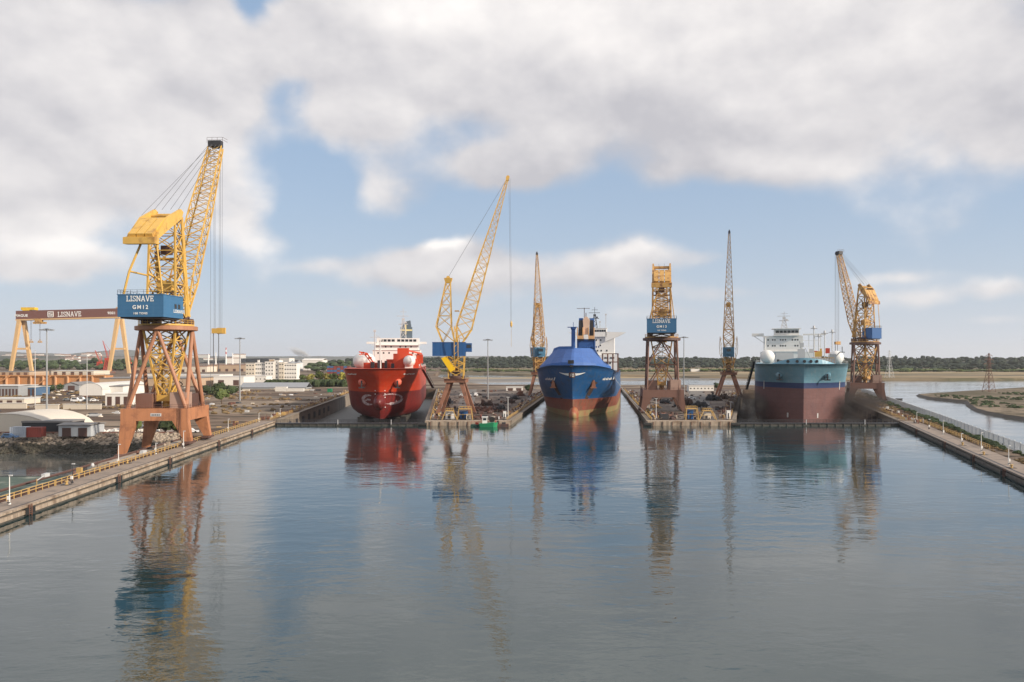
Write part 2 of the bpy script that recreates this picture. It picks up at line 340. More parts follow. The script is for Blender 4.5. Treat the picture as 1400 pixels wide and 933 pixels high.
def slab_text(txt, h, parent, T, name='lettering', m=None, gap=0.1, th=0.075, sx=1.0):
    """stroke lettering drawn in the local XZ plane (reads left to right along +X), centred, 3 cm thick"""
    w = sum(SLAB[c][0] + gap for c in txt) - gap; mb = MB(T @ Matrix.Diagonal((sx, 1, 1, 1))); x = -w / 2; k = 0
    for c in txt:
        for a, b in SLAB[c][1]:
            A = Vector(((x + a[0]) * h, 0, a[1] * h)); B = Vector(((x + b[0]) * h, 0, b[1] * h)); d = (B - A).normalized(); nrm = Vector((d.z, 0, -d.x)) * th * h
            vert = abs(d.z) > 0.75
            if not vert: nrm *= 0.75
            k += 1; e = 0.0008 * (k % 12); y0 = Vector((0, -0.03 - e, 0))
            mb.add([A - nrm, B - nrm, B + nrm, A + nrm, A - nrm + y0, B - nrm + y0, B + nrm + y0, A + nrm + y0],
                   [(0, 1, 2, 3), (7, 6, 5, 4), (0, 4, 5, 1), (1, 5, 6, 2), (2, 6, 7, 3), (3, 7, 4, 0)])
        x += SLAB[c][0] + gap
    return mb.build(name, m or M_letter, parent)
def font_text(txt, h, parent, T, name='lettering', m=None, bold=0.03, space=1.1):
    cu = bpy.data.curves.new('t', 'FONT'); cu.body = txt; cu.size = h * 1.38; cu.extrude = 0.015; cu.offset = bold * h; cu.align_x = 'CENTER'; cu.space_character = space
    cu.resolution_u = 3
    to = bpy.data.objects.new('t', cu); COL.objects.link(to)
    dg = bpy.context.evaluated_depsgraph_get(); me = bpy.data.meshes.new_from_object(to.evaluated_get(dg))
    bpy.data.objects.remove(to); bpy.data.curves.remove(cu)
    me.transform(T @ Matrix.Translation((0, -0.016, 0)) @ Matrix.Rotation(R(90), 4, 'X')); me.name = name
    me.materials.clear(); me.materials.append(m or M_letter)
    o = bpy.data.objects.new(name, me); COL.objects.link(o); o.parent = parent; return o
def TR(x, y, z, rz=0): return Matrix.Translation((x, y, z)) @ Matrix.Rotation(rz, 4, 'Z')
# ================================================================== SETTING
ZQ = 1.6                                              # quay level; basin water is z = 0, the estuary z = -3
def lw(Y): return -88.3 - (Y - 296) * (0.0646 if Y < 296 else 0.0808)    # left wall
def rw(Y): return 144.3 + (Y - 296) * (0.3115 if Y < 296 else 0.30)      # right wall
def bL(Y): return -32.0 - 0.0808 * (Y - 296)
def cC(Y): return -0.8 + 0.1065 * (Y - 296)
def dC(Y): return 50.6 + 0.1065 * (Y - 296)
def eR(Y): return 82.4 + 0.30 * (Y - 296)
YE = 600.0
# water sheets
m = MB(); m.add([(lw(-60), -60, 0), (rw(-60), -60, 0), (rw(296), 296, 0), (dC(296), 296, 0), (dC(YE), YE, 0), (cC(YE), YE, 0), (cC(296), 296, 0), (lw(296), 296, 0)], [(0, 1, 2, 3, 4, 5, 6, 7)])
structure(m, 'basin_water', W_basin)
m = MB(); m.add([(-9000, -600, -3.0), (-75, -600, -3.0), (-93, 260, -3.0), (-9000, 260, -3.0)], [(0, 1, 2, 3)])
m.add([(40, -600, -3.0), (9000, -600, -3.0), (9000, 3400, -3.0), (-9000, 3400, -3.0), (-9000, 640, -3.0), (250, 640, -3.0), (150, 290, -3.0), (40, -60, -3.0)], [(5, 6, 1, 2), (7, 0, 1, 6), (2, 3, 4, 5)])
structure(m, 'estuary_water', W_est)
# the yard: one land mass round basin and docks
def fenceR(Y): return rw(Y) + 12 + max(0, (Y - 193)) * 0.028
yard = [(-5000, 243), (-104, 243), (lw(243) - 4, 236), (lw(236), 236), (lw(296), 296), (lw(YE), YE), (bL(YE), YE), (bL(296), 296), (cC(296), 296), (cC(YE), YE),
        (dC(YE), YE), (dC(296), 296), (eR(296), 296), (eR(YE), YE), (rw(YE), YE), (rw(296), 296), (rw(100), 100), (rw(-60), -60),
        (rw(-60) + 16, -60), (fenceR(100) + 5, 100), (fenceR(200) + 5, 200), (fenceR(458) + 6, 458), (fenceR(600) + 8, 600), (300, 690), (160, 705), (60, 700), (-20, 712), (-55, 800), (-110, 1100), (-260, 3600), (-5000, 3600)]
m = MB(); m.prism(yard, -6.2, ZQ - 0.06, bottom=False)
structure(m, 'yard_ground', G_yard)
# pier surfaces and pavement sheets a few mm up
for k, (pl, mm, nm) in enumerate([
    ([(bL(300) + 1, 300), (cC(300) - 1, 300), (cC(YE) - 1, YE), (bL(YE) + 1, YE)], G_pier, 'pier_surface'),
    ([(dC(300) + 1, 300), (eR(300) - 1, 300), (eR(YE) - 1, YE), (dC(YE) + 1, YE)], G_pier, 'pier_surface'),
    ([(bL(300) + 10, 301), (bL(300) + 17, 301), (bL(YE) + 30, YE), (bL(YE) + 20, YE)], M_asph, 'pier_road'),
    ([(dC(300) + 20, 301), (dC(300) + 27, 301), (eR(YE) - 30, YE), (eR(YE) - 42, YE)], M_asph, 'pier_road'),
    ([(-5000, 246), (-106, 246), (-112, 268), (-5000, 268)], M_path, 'shore_road'),
    ([(-700, 402), (-104, 388), (-104, 396), (-700, 412)], M_path, 'yard_road')]):
    m = MB(); m.prism(pl, ZQ - 0.05 + 0.006 * k, ZQ - 0.04 + 0.006 * k); structure(m, nm, mm)
# land behind the camera closes the basin
m = MB(); m.prism([(lw(-60) - 90, -400), (rw(-60) + 90, -400), (rw(-60) + 90, -59), (lw(-60) - 90, -59)], -5, ZQ - 0.1); structure(m, 'south_ground', G_pier)

def quay(name, f, side, y0, y1, width, step=24, beam=None, cop=None):
    """quay wall with coping, dark recess, fender beam and paved walk; side -1: land on the left"""
    ys = [y0 + (y1 - y0) * i / max(1, int((y1 - y0) / step)) for i in range(int((y1 - y0) / step) + 1)]
    def strip(a, b, z0, z1, mm, nm):
        m = MB()
        for p, q in zip(ys, ys[1:]):
            m.hexa([(f(p) + side * a, p, z0), (f(p) + side * b, p, z0), (f(q) + side * b, q, z0), (f(q) + side * a, q, z0)],
                   [(f(p) + side * a, p, z1), (f(p) + side * b, p, z1), (f(q) + side * b, q, z1), (f(q) + side * a, q, z1)])
        return structure(m, nm, mm, recalc=True)
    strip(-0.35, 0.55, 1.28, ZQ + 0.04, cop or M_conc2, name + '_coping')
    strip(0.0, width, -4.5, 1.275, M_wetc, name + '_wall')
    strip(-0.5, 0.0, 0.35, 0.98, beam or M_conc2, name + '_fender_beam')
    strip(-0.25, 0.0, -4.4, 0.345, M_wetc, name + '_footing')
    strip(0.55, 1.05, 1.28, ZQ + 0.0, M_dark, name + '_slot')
    strip(1.05, width, 1.28, ZQ + 0.03, M_path, name + '_walk')
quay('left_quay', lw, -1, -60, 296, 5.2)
quay('right_quay', rw, 1, -60, 296, 6.0, beam=mat('shaded_stained_beam', (.15, .13, .11), .85, var=.2, streak=(.06, .05, .045), streak_amt=.8), cop=mat('shaded_coping', (.20, .165, .14), .85, var=.2))  # beam and coping colours darkened for this wall's shade; beam streaks are stains
# lower crane-rail terrace outside the left walk
m = MB(); m.prism([(lw(188) - 5.2, 188), (lw(243) - 5.2, 243), (lw(243) - 18, 243), (lw(188) - 18, 188)], -5, 0.2); structure(m, 'crane_rail_terrace', M_conc)
m = MB(); m.prism([(lw(-60) - 5.2, -60), (lw(187.9) - 5.2, 187.9), (lw(187.9) - 14, 187.9), (lw(-60) - 14, -60)], -5, -0.9); structure(m, 'crane_rail_terrace', M_dbrn)
m = MB()
for off in (8.5, 9.3, 16.2): m.beam((lw(-60) - off, -60, 0.9 if off < 16 else .4), (lw(243) - off, 243, 0.9 if off < 16 else .4), 0.28 if off != 9.3 else 0.2, n=6)
structure(m, 'service_pipes', M_dbrn)

# dock floors, wall faces with copings and dock wall niches
def dock_floor(f, g, z, nm, mm):
    m = MB(); m.prism([(f(297), 297), (g(297), 297), (g(YE + .5), YE + .5), (f(YE + .5), YE + .5)], z - 0.3, z); structure(m, nm, mm)
dock_floor(lw, bL, -5.8, 'left_dock_floor', M_wetc); dock_floor(eR, rw, -5.8, 'right_dock_floor', M_wetc)
def dock_wall(f, inward, nm, mm=M_wallc, z0=-5.75):
    """inward +1: the dock lies to the right of this wall"""
    m = MB(); ys = [299 + i * 21.5 for i in range(15)]
    def seg(a, b, z0_, z1_):
        for p, q in zip(ys, ys[1:]):
            m.hexa([(f(p) + a, p, z0_), (f(p) + b, p, z0_), (f(q) + b, q, z0_), (f(q) + a, q, z0_)], [(f(p) + a, p, z1_), (f(p) + b, p, z1_), (f(q) + b, q, z1_), (f(q) + a, q, z1_)])
    seg(0.0, inward * 0.25, z0, 1.2); seg(-inward * 0.9, inward * 0.5, 1.2, ZQ + 0.05)
    structure(m, nm, mm, recalc=True)
    m = MB()
    for i in range(9):
        y = 306 + i * 15; m.box(f(y) + min(0, inward * 0.34), f(y) + max(0, inward * 0.34), y, y + 3.6, -3.4, -0.6)
    structure(m, nm + '_niches', M_dark)
dock_wall(lw, 1, 'left_dock_wall'); dock_wall(rw, -1, 'right_dock_wall'); dock_wall(bL, -1, 'pier_wall'); dock_wall(eR, 1, 'pier_wall')
dock_wall(cC, 1, 'pier_wall', z0=-4.5); dock_wall(dC, -1, 'pier_wall', z0=-4.5)
# pier heads: pale concrete faces
for a, b, nm in ((bL, cC, 'west_pier_head'), (dC, eR, 'east_pier_head')):
    m = MB(); m.box(a(296) - 0.3, b(296) + 0.3, 295.2, 300, -4.5, ZQ + 0.06); structure(m, nm, M_conc2)
    t = thing('fender_row', 'row of dark fender posts on the ' + ('left' if a is bL else 'right') + ' pier head', 'fenders', (a(296), 295, 0)); n = 9
    for i in range(n):
        m = MB(); x = (b(296) - a(296)) * (i + 0.5) / n; m.beam((x, 0, 0.1), (x, 0, 1.45), 0.13, n=6); m.build('fender', M_rusty, t)

# dock gates: low dark flap gates with a railed walkway
def dock_gate(f, g, label):
    t = thing('dock_gate', label, 'dock gate', ((f(296) + g(296)) / 2, 296, 0)); w = (g(296) - f(296)) / 2
    m = MB(); m.box(-w, w, -1.2, 1.6, -4.4, 0.75)
    for i in range(int(w * 2 / 3)): x = -w + 1.5 + 3 * i; m.box(x - 0.15, x + 0.15, -1.45, -1.2, -2, 0.7)
    m.build('gate_leaf', M_wetc, t)
    m = MB(); m.box(-w, w, -1.5, 1.8, 0.75, 0.95); m.build('walkway', M_dark, t)
    m = MB()
    for y in (-1.4, 1.7):
        for i in range(int(w * 2 / 2.5) + 1): x = -w + 0.2 + 2.5 * i; m.beam((x, y, 0.95), (x, y, 2.05), 0.05)
        m.beam((-w, y, 2.05), (w, y, 2.05), 0.06); m.beam((-w, y, 1.5), (w, y, 1.5), 0.04)
    m.build('railing', M_dark, t)
    for x in (-w * 0.15, w * 0.55): m = MB(); m.beam((x, -1.7, 0.5), (x, -1.7, 2.3), 0.14, n=6); m.build('marker_post', M_lgrey, t)
dock_gate(lw, bL, 'low dark dock gate with railed walkway in front of the red ship')
dock_gate(eR, rw, 'low dark dock gate with railed walkway in front of the pale blue ship')

# far land, flats, island
def irregular(pts, amp, n=6, seed=0):
    out = []; rnd = random.Random(seed)
    for a, b in zip(pts, pts[1:] + pts[:1]):
        for i in range(n):
            t = i / n; x = a[0] + (b[0] - a[0]) * t; y = a[1] + (b[1] - a[1]) * t
            k = noise.noise(Vector((x * 0.01, y * 0.01, seed))) * amp if 0 < i else 0
            out.append((x + k * 0.8, y + k))
    return out
def land(nm, pts, z, mm, bank, zb=-3.3, bankmat=None):
    """top surface with a sloping bank down to the water"""
    n = len(pts); m = MB(); cx = sum(p[0] for p in pts) / n; cy = sum(p[1] for p in pts) / n
    area = sum(a[0] * b[1] - b[0] * a[1] for a, b in zip(pts, pts[1:] + pts[:1]))
    if area < 0: pts = pts[::-1]
    outer = []
    for i in range(n):
        a = Vector(pts[i - 1]); b = Vector(pts[i]); c = Vector(pts[(i + 1) % n]); d = (c - a).normalized(); outer.append((b.x + d.y * bank, b.y - d.x * bank))
    tri = tessellate_polygon([[Vector((p[0], p[1], 0)) for p in pts]])
    vs = [(p[0], p[1], z + noise.noise(Vector((p[0] * .02, p[1] * .02, 3))) * 0.3) for p in pts] + [(p[0], p[1], zb) for p in outer]
    fs = []
    for t in tri:
        a, b, c = (Vector(pts[i]) for i in t); fs.append(tuple(t) if (b - a).cross(c - a) > 0 else tuple(reversed(t)))
    m.add(vs, fs); k = len(m.f); o = 0
    for i in range(n): m.f.append([i + n, (i + 1) % n + n, (i + 1) % n, i]); m.mi.append(1); m.sm.append(False)
    return structure(m, nm, [mm, bankmat or mm])
M_bank = mat('dark_mud_bank', (0.075, 0.062, 0.05), 0.8, var=0.3, vscale=0.2)
land('far_ground', irregular([(-9000, 3300), (-400, 3300), (-220, 1500), (60, 1240), (260, 1100), (480, 1020), (760, 1010), (1600, 1080), (9000, 1600), (16000, 9000), (12000, 16000), (-12000, 16000), (-16000, 9000)], 25, 7, 1), -0.3, G_far, 5, -4)
W = lambda px, py, z=-3.0: (PX(px, GY(py, z)), GY(py, z))
land('marsh_island', irregular([W(1256, 541.5), W(1275, 546), W(1300, 548.5), W(1322, 551), W(1326, 556), W(1336, 562), W(1350, 566), W(1375, 571), W(1410, 577), W(1520, 590), W(1560, 545), W(1500, 531), W(1400, 531.5), W(1352, 535), W(1326, 536.5), W(1290, 539)], 5, 4, 5), -1.6, G_island, 2.5, -3.3, M_bank)
land('mud_flat', irregular([W(575, 524), W(690, 523), W(800, 521), W(900, 521), W(925, 522), W(930, 517), W(800, 515.5), W(640, 518), W(560, 519)], 8, 5, 9), -2.7, G_mud, 2, -3.2)
land('sand_flat', irregular([W(600, 518), W(700, 518.6), W(790, 517.4), W(900, 517.5), W(1000, 514.8), W(1150, 513.5), W(1160, 511.8), W(1000, 512), W(880, 513.3), W(760, 516), W(680, 516.8), W(610, 516)], 8, 5, 12), -2.6, G_sand, 2, -3.2)
land('mud_flat', irregular([W(1000, 520), W(1120, 519), W(1165, 517.5), W(1160, 515), W(1060, 516), W(960, 516.5), W(905, 517.5), W(940, 518.5)], 6, 5, 17), -2.7, G_mud, 2, -3.2)
land('salt_pan', irregular([W(1175, 517.5), W(1260, 515.8), W(1350, 515.4), W(1420, 515.6), W(1700, 517), W(1700, 513), W(1400, 511.5), W(1240, 512), W(1180, 513)], 6, 5, 19), -2.3, ground_mat('salt_pan_soil', [(0.28, 0.17, 0.11), (0.46, 0.34, 0.24), (0.11, 0.075, 0.05), (0.52, 0.42, 0.32)], 0.012, (1, 0.45, 1)), 2, -3.2)
# hills
def hills(nm, Y, pts, depth, mm, seed):
    """ridge line given as (photo x, photo y) pairs at distance Y"""
    m = MB(); N = 160; M_ = 8; x0, x1 = PX(pts[0][0], Y), PX(pts[-1][0], Y); vs = []
    for i in range(N + 1):
        x = x0 + (x1 - x0) * i / N; px = 700 + x / Y * F; h = 0
        for (a, ya), (b, yb) in zip(pts, pts[1:]):
            if a <= px <= b: t = (px - a) / (b - a); t = t * t * (3 - 2 * t); h = PZ(ya + (yb - ya) * t, Y)
        for j in range(M_ + 1):
            t = j / M_; k = math.sin(math.pi * t) ** 0.9
            vs.append((x, Y + (t - 0.5) * depth, -2 + (h + 2) * k * (1 + 0.12 * noise.noise(Vector((x * .004, t * 3, seed))))))
    m.smooth = True
    m.add(vs, [(i * (M_ + 1) + j, (i + 1) * (M_ + 1) + j, (i + 1) * (M_ + 1) + j + 1, i * (M_ + 1) + j + 1) for i in range(N) for j in range(M_)])
    structure(m, nm, mm)
hills('hills', 11000, [(-500, 486), (-250, 478), (0, 481), (60, 483), (110, 488), (135, 481.5), (170, 479), (215, 483), (270, 487), (340, 487.5), (420, 487), (520, 488), (640, 487), (760, 489)], 3000, G_hill, 1)
hills('hills', 2600, [(560, 497), (640, 494), (720, 493), (900, 494), (1100, 493.5), (1240, 491.5), (1400, 491), (1600, 489), (2100, 493)], 900, G_hill, 4)
# ================================================================== CRANES
def big_crane(label, loc, rz, head, style, number, house=(12.2, 11.0), jib=(28, 57.0), jib_w=3.3, cap='100 TONS', hback=-14.0, cwk=1.0, house_m=None, ym=None):
    """portal crane: box portal, tubular tower, rotating lattice mast, machine house, counterweight, luffing jib.
    local z = 0 at rail level; head = slewing angle of the upper works (0 = along +Y)"""
    t = thing('portal_crane', label, 'crane', loc, rz, 'large portal cranes on the quays')
    pm = M_org if style == 'tubes' else M_brn; tm = M_tube if style == 'tubes' else M_brn; ym = ym or (M_yel if style == 'tubes' else M_yel2)
    w, d = 8.65, 8.0; low = 3.0 if style == 'tubes' else 0.0
    # portal
    m = MB()
    for sy in (-1, 1): m.box(-w, w, sy * d - 1.1, sy * d + 1.1, 6.8, 10.0)
    for sx in (-1, 1): m.box(sx * w - 1.1 - sx * 1.1, sx * w + 1.1 - sx * 1.1, -d + 1.1, d - 1.1, 6.8, 9.98)
    m.box(-w + 2.2, w - 2.2, -d + 1.1, d - 1.1, 9.4, 9.9)
    m.build('portal_beam', pm, t)
    for sx in (-1, 1):
        for sy in (-1, 1):
            m = MB(); f = -low if sx < 0 else 0.3
            xo = sx * w; xi = sx * (w - 4.0); bo = sx * (w + 0.9); bi = sx * (w - 0.9)
            y0, y1 = sy * d - 1.08, sy * d + 1.08
            m.hexa([(min(bo, bi), y0 + .3, f + .9), (max(bo, bi), y0 + .3, f + .9), (max(bo, bi), y1 - .3, f + .9), (min(bo, bi), y1 - .3, f + .9)],
                   [(min(xo, xi), y0, 6.81), (max(xo, xi), y0, 6.81), (max(xo, xi), y1, 6.81), (min(xo, xi), y1, 6.81)])
            leg = m.build('leg', pm, t)
            m = MB(); m.box(min(bo, bi) - .1, max(bo, bi) + .1, y0 - 1.6, y1 + 1.6, f + .45, f + 1.0)
            for yy in (y0 - 1.1, y0 + .4, y1 - .4, y1 + 1.1): m.lathe([(0.42, -0.2), (0.42, 0.2)], (sx * w, yy, f + 0.42), 10, 'x')
            m.build('bogie', M_dbrn, leg)
    if style == 'tubes':
        m = MB(); m.box(-0.9, 1.9, -d - 1.16, -d - 1.1, 8.0, 8.8); sg = m.build('sign_board', M_lgrey, t)
        m = MB()
        for i in range(5): m.box(-0.55 + i * 0.45, -0.3 + i * 0.45, -d - 1.2, -d - 1.165, 8.2, 8.55)
        m.build('sign_marks', M_dark, sg)
    # machinery cabins on the portal deck
    m = MB(); m.box(2.8, 6.9, 0.5, 6.5, 10.0, 13.6); m.build('deck_cabin', M_dbrn, t)
    m = MB(); m.box(-6.6, -2.2, -4.5, 2.5, 10.0, 13.8); m.build('deck_cabin', M_brn if style == 'tubes' else M_dbrn, t)
    m = MB(); m.box(3.2, 7.6, -6.6, -2.2, 10.0, 14.2); m.build('electrical_cabin', mat('dusty_pink_paint', (0.36, 0.24, 0.19), 0.6), t)
    m = MB()
    for a, b in (((-w, -d - 1), (w, -d - 1)), ((w, -d - 1), (w, d + 1)), ((w, d + 1), (-w, d + 1)), ((-w, d + 1), (-w, -d - 1))):
        for z in (10.6, 11.1): m.beam((a[0], a[1], z), (b[0], b[1], z), 0.05)
        for i in range(9): q = i / 8; x = a[0] + (b[0] - a[0]) * q; y = a[1] + (b[1] - a[1]) * q; m.beam((x, y, 10), (x, y, 11.1), 0.05)
    m.build('deck_railing', M_rusty, t)
    # tower
    if style == 'tubes':
        nodes = [(0, -6.9), (6.9, 0), (0, 6.9), (-6.9, 0)]; cor = [(-7.6, -6.9), (7.6, -6.9), (7.6, 6.9), (-7.6, 6.9)]
        for i, (nx, ny) in enumerate(nodes):
            for c in (cor[i], cor[(i + 1) % 4]):
                m = MB(); m.beam((c[0], c[1], 10), (nx, ny, 31.2), 0.58, 0.5, n=10); m.build('tower_tube', tm, t)
    else:
        cor = [(-6.6, -6.3), (6.6, -6.3), (6.6, 6.3), (-6.6, 6.3)]; top = [(-6.0, -5.6), (6.0, -5.6), (6.0, 5.6), (-6.0, 5.6)]
        for a, b in zip(cor, top):
            m = MB(); m.beam((a[0], a[1], 10), (b[0], b[1], 31.2), 0.42, n=6); m.build('tower_post', tm, t)
        m = MB(); m.lattice([(x, y, 10.2) for x, y in cor], [(x, y, 31.0) for x, y in top], 2, 0.1, 0.34, X_='K'); m.build('tower_bracing', tm, t)
    m = MB(); m.lathe([(7.9, 31.0), (8.1, 31.1), (8.1, 32.1), (7.6, 32.2)], n=28); m.build('slewing_ring', M_dbrn if style != 'tubes' else M_tube, t)
    m = MB()
    for x in (-.35, .35): m.beam((w - 2 + x, -d - 1.3, 1.5), (w - 2 + x, -d - 1.3, 10.8), .06)
    for i in range(30): m.beam((w - 2.35, -d - 1.3, 1.6 + i * .3), (w - 1.65, -d - 1.3, 1.6 + i * .3), .04, caps=False)
    m.build('ladder', M_dbrn, t)
    m = MB()
    for i in range(7):
        z = 10 + i * 3.0; s = 1 if i % 2 else -1; m.hexa([(-s * 1.8, 7.0, z), (-s * 1.8, 7.6, z), (s * 1.8, 7.6, z + 2.8), (s * 1.8, 7.0, z + 2.8)], [(-s * 1.8, 7.0, z + .2), (-s * 1.8, 7.6, z + .2), (s * 1.8, 7.6, z + 3.0), (s * 1.8, 7.0, z + 3.0)]); m.beam((-s * 1.8, 7.6, z + 1.1), (s * 1.8, 7.6, z + 3.9), .05)
    m.build('stair', M_dbrn, t, recalc=True)
    # ---- rotating part
    H = Matrix.Rotation(-head, 4, 'Z')
    m = MB(H); m.lattice([(-4.6, -4.2, 32), (4.6, -4.2, 32), (4.6, 4.2, 32), (-4.6, 4.2, 32)], [(-1.5, -1.5, 13), (1.5, -1.5, 13), (1.5, 1.5, 13), (-1.5, 1.5, 13)], 5, 0.36, 0.2)
    m.build('rotating_mast', ym, t)
    m = MB(H); m.box(-1.9, 1.9, -1.9, 1.9, 11.6, 13.3); m.lathe([(1.0, 10), (1.0, 11.6)], n=12); m.build('lower_bearing', ym, t)
    m = MB(H); m.lathe([(7.2, 32.25), (7.2, 32.7)], n=24)
    for i in range(24):
        a = 2 * math.pi * i / 24; b = 2 * math.pi * (i + 1) / 24; p = (7.1 * math.cos(a), 7.1 * math.sin(a)); q = (7.1 * math.cos(b), 7.1 * math.sin(b))
        m.beam((*p, 32.7), (*p, 33.8), 0.06); m.beam((*p, 33.8), (*q, 33.8), 0.06); m.beam((*p, 33.25), (*q, 33.25), 0.045)
    m.build('ring_platform', ym, t)
    m = MB(H); m.lattice([(-4.4, -4, 32.7), (4.4, -4, 32.7), (4.4, 4, 32.7), (-4.4, 4, 32.7)], [(-4.4, -4, 35), (4.4, -4, 35), (4.4, 4, 35), (-4.4, 4, 35)], 1, .3, .2)
    m.cbox((4.6, 3.6, 33.6), (1.6, 2.6, 1.6)); m.cbox((-4.6, 3.6, 33.6), (1.6, 2.6, 1.6)); m.cbox((-5.4, -1.2, 33.5), (1.6, 2.2, 1.5)); m.build('slewing_gear', M_dbrn, t)
    hw = house[0] / 2; y0, y1 = hback, hback + house[1]
    m = MB(H); m.box(-hw, hw, y0, y1, 34.1, 39.8)
    for i in range(5): z = 34.9 + i * 1.05; m.box(-hw - .03, hw + .03, y0 - .03, y1 + .03, z, z + 0.07)
    m.box(-hw - .12, hw + .12, y0 - .12, y1 + .12, 39.8, 40.0)
    hs = m.build('machine_house', house_m or M_blue, t)
    m = MB(H); m.box(-hw + .5, hw - .5, y0 + .5, y1 - .5, 33.7, 34.1); m.box(-3, 3, y1, 3, 34.2, 35.0); m.build('house_underframe', M_dark, hs)
    m = MB(H); m.box(hw + .01, hw + .06, y0 + 6, y0 + 7.2, 36.6, 37.8); m.box(hw + .01, hw + .06, y0 + 8, y0 + 9.2, 36.6, 37.8); m.build('window', M_glass, hs)
    m = MB(H)
    for a, b in (((-hw, y0), (hw, y0)), ((hw, y0), (hw, y1)), ((-hw, y0), (-hw, y1))):
        n = 7
        for i in range(n + 1): q = i / n; x = a[0] + (b[0] - a[0]) * q; y = a[1] + (b[1] - a[1]) * q; m.beam((x, y, 40), (x, y, 41.1), 0.045)
        for z in (40.6, 41.1): m.beam((*a, z), (*b, z), 0.045)
    m.build('roof_railing', M_dark, hs)
    if number:
        slab_text('LISNAVE', 1.45, hs, H @ TR(-0.1, y0 - .045, 38.1), gap=0.06, sx=.82)
        font_text(number, 1.0, hs, H @ TR(0.0, y0 - .06, 36.15), bold=0.035, space=1.35)
        font_text(cap, 0.55, hs, H @ TR(0.0, y0 - .06, 34.75), bold=0.03, space=1.15)
        slab_text('LISNAVE', 0.8, hs, H @ Matrix.Translation((hw + .045, y0 + 8.0, 35.5)) @ Matrix.Rotation(R(90), 4, 'Z'), gap=0.13)
    # upper tower
    m = MB(H)
    m.lattice([(-4, -3.2, 34.6), (4, -3.2, 34.6), (4, 3.2, 34.6), (-4, 3.2, 34.6)], [(-3.5, -2.4, 62), (3.5, -2.4, 62), (3.5, 1.6, 62), (-3.5, 1.6, 62)], 6, 0.34, 0.17)
    m.box(-3.4, 3.4, -2.4, 2.0, 50.6, 50.85)
    for sx in (-1, 1): m.beam((sx * 4.0, 4.6, 35), (sx * 3.7, 1.2, 62.5), 0.5, 0.42, n=6); m.beam((sx * 4.1, 5.2, 35), (sx * 3.8, 1.4, 50), 0.3, n=4)
    m.build('upper_tower', ym, t)
    m = MB(H); m.box(-3.6, 3.6, -2.8, 3.0, 41.6, 41.9); m.box(-1.6, 2.2, -2.0, 1.6, 41.9, 44.6); m.beam((-3.6, -3, 46.5), (0, 0, 44), 0.35, n=6); m.build('winch_platform', ym, t)
    m = MB(H)
    for sx in (-1, 1):
        x0, x1 = sx * 3.6 - .35, sx * 3.6 + .35
        prof = [(1.8, 64.0), (0.3, 64.6), (-7.0, 61.2), (-13.2, 55.4), (-13.2, 54.0), (-6, 58.2), (0.8, 62.0)]
        prof = [(y * cwk if y < 0 else y, z) for y, z in prof]; n = len(prof); m.add([(x0, y, z) for y, z in prof] + [(x1, y, z) for y, z in prof], [tuple(range(n)), tuple(range(2 * n - 1, n - 1, -1))] + [(i, i + n, (i + 1) % n + n, (i + 1) % n) for i in range(n)])
    m.beam((-3.3, -2.0, 62.3), (3.3, -2.0, 62.3), 0.4, n=8); m.beam((-3.3, 1.0, 63.2), (3.3, 1.0, 63.2), 0.3, n=8)
    m.build('counterweight_arm', ym, t, recalc=True)
    m = MB(H @ Matrix.Diagonal((1, cwk, 1, 1)))
    for i in range(3):
        xa = -3.2 + i * 2.25; m.hexa([(xa, -13.6, 53.6), (xa + 2.0, -13.6, 53.6), (xa + 2.0, -6.4, 59.0), (xa, -6.4, 59.0)], [(xa, -14.4, 55.6), (xa + 2.0, -14.4, 55.6), (xa + 2.0, -7.2, 61.0), (xa, -7.2, 61.0)])
    m.hexa([(-4.2, -14.9, 52.9), (4.2, -14.9, 52.9), (4.2, -12.6, 53.0), (-4.2, -12.6, 53.0)], [(-4.2, -14.9, 54.6), (4.2, -14.9, 54.6), (4.2, -12.6, 55.2), (-4.2, -12.6, 55.2)])
    m.build('counterweight', ym, t, recalc=True)
    m = MB(H @ Matrix.Diagonal((1, cwk, 1, 1))); m.poly([(-0.6, -12.5, 53.4), (-3.4, -13.2, 46), (-4.8, -13.4, 40)], 0.3, 6); m.beam((-3.4, -13.2, 46), (-3.9, -3, 46), 0.25, n=6)
    m.beam((3.6, -12.8, 54), (5.2, -12.6, 40), 0.22, n=6); m.build('stay_strut', ym, t)
    m = MB(H)
    for i in range(8):
        z = 42 + i * 2.5; s = 1 if i % 2 else -1; m.beam((3.4, -s * 2.2, z), (3.4, s * 1.6, z + 2.4), .13); m.beam((3.4, -s * 2.2, z + 1), (3.4, s * 1.6, z + 3.4), .05)
    m.build('stair', M_dbrn, t)
    m = MB(H); m.box(-1.2, 1.2, -1.0, 1.2, 52, 54.4); m.box(-2.6, -1.6, -1.6, -.4, 50.9, 52.6); m.build('sheave_house', M_dbrn, t)
    # luffing jib
    Rj, Hj = jib; p0 = Vector((0, 5.0, 34.8)); p1 = Vector((0, 5.0 + Rj, 34.8 + Hj)); ax = (p1 - p0).normalized(); nb = ax.cross(Vector((1, 0, 0))).normalized()   # nb: 'upper' side normal
    if nb.z < 0: nb = -nb
    def q(tt, wx, dp): c = p0.lerp(p1, tt); return [c + Vector((-wx, 0, 0)) - nb * dp, c + Vector((wx, 0, 0)) - nb * dp, c + Vector((wx, 0, 0)) + nb * dp, c + Vector((-wx, 0, 0)) + nb * dp]
    m = MB(H); a, b, c, e = q(0.0, jib_w + .1, .25), q(0.2, jib_w, 1.9), q(0.62, jib_w - .5, 1.7), q(0.97, jib_w - 1.2, 0.8)
    m.lattice(a, b, 3, 0.28, 0.15); m.lattice(b, c, 8, 0.24, 0.12); m.lattice(c, e, 8, 0.22, 0.11)
    m.build('jib', ym, t)
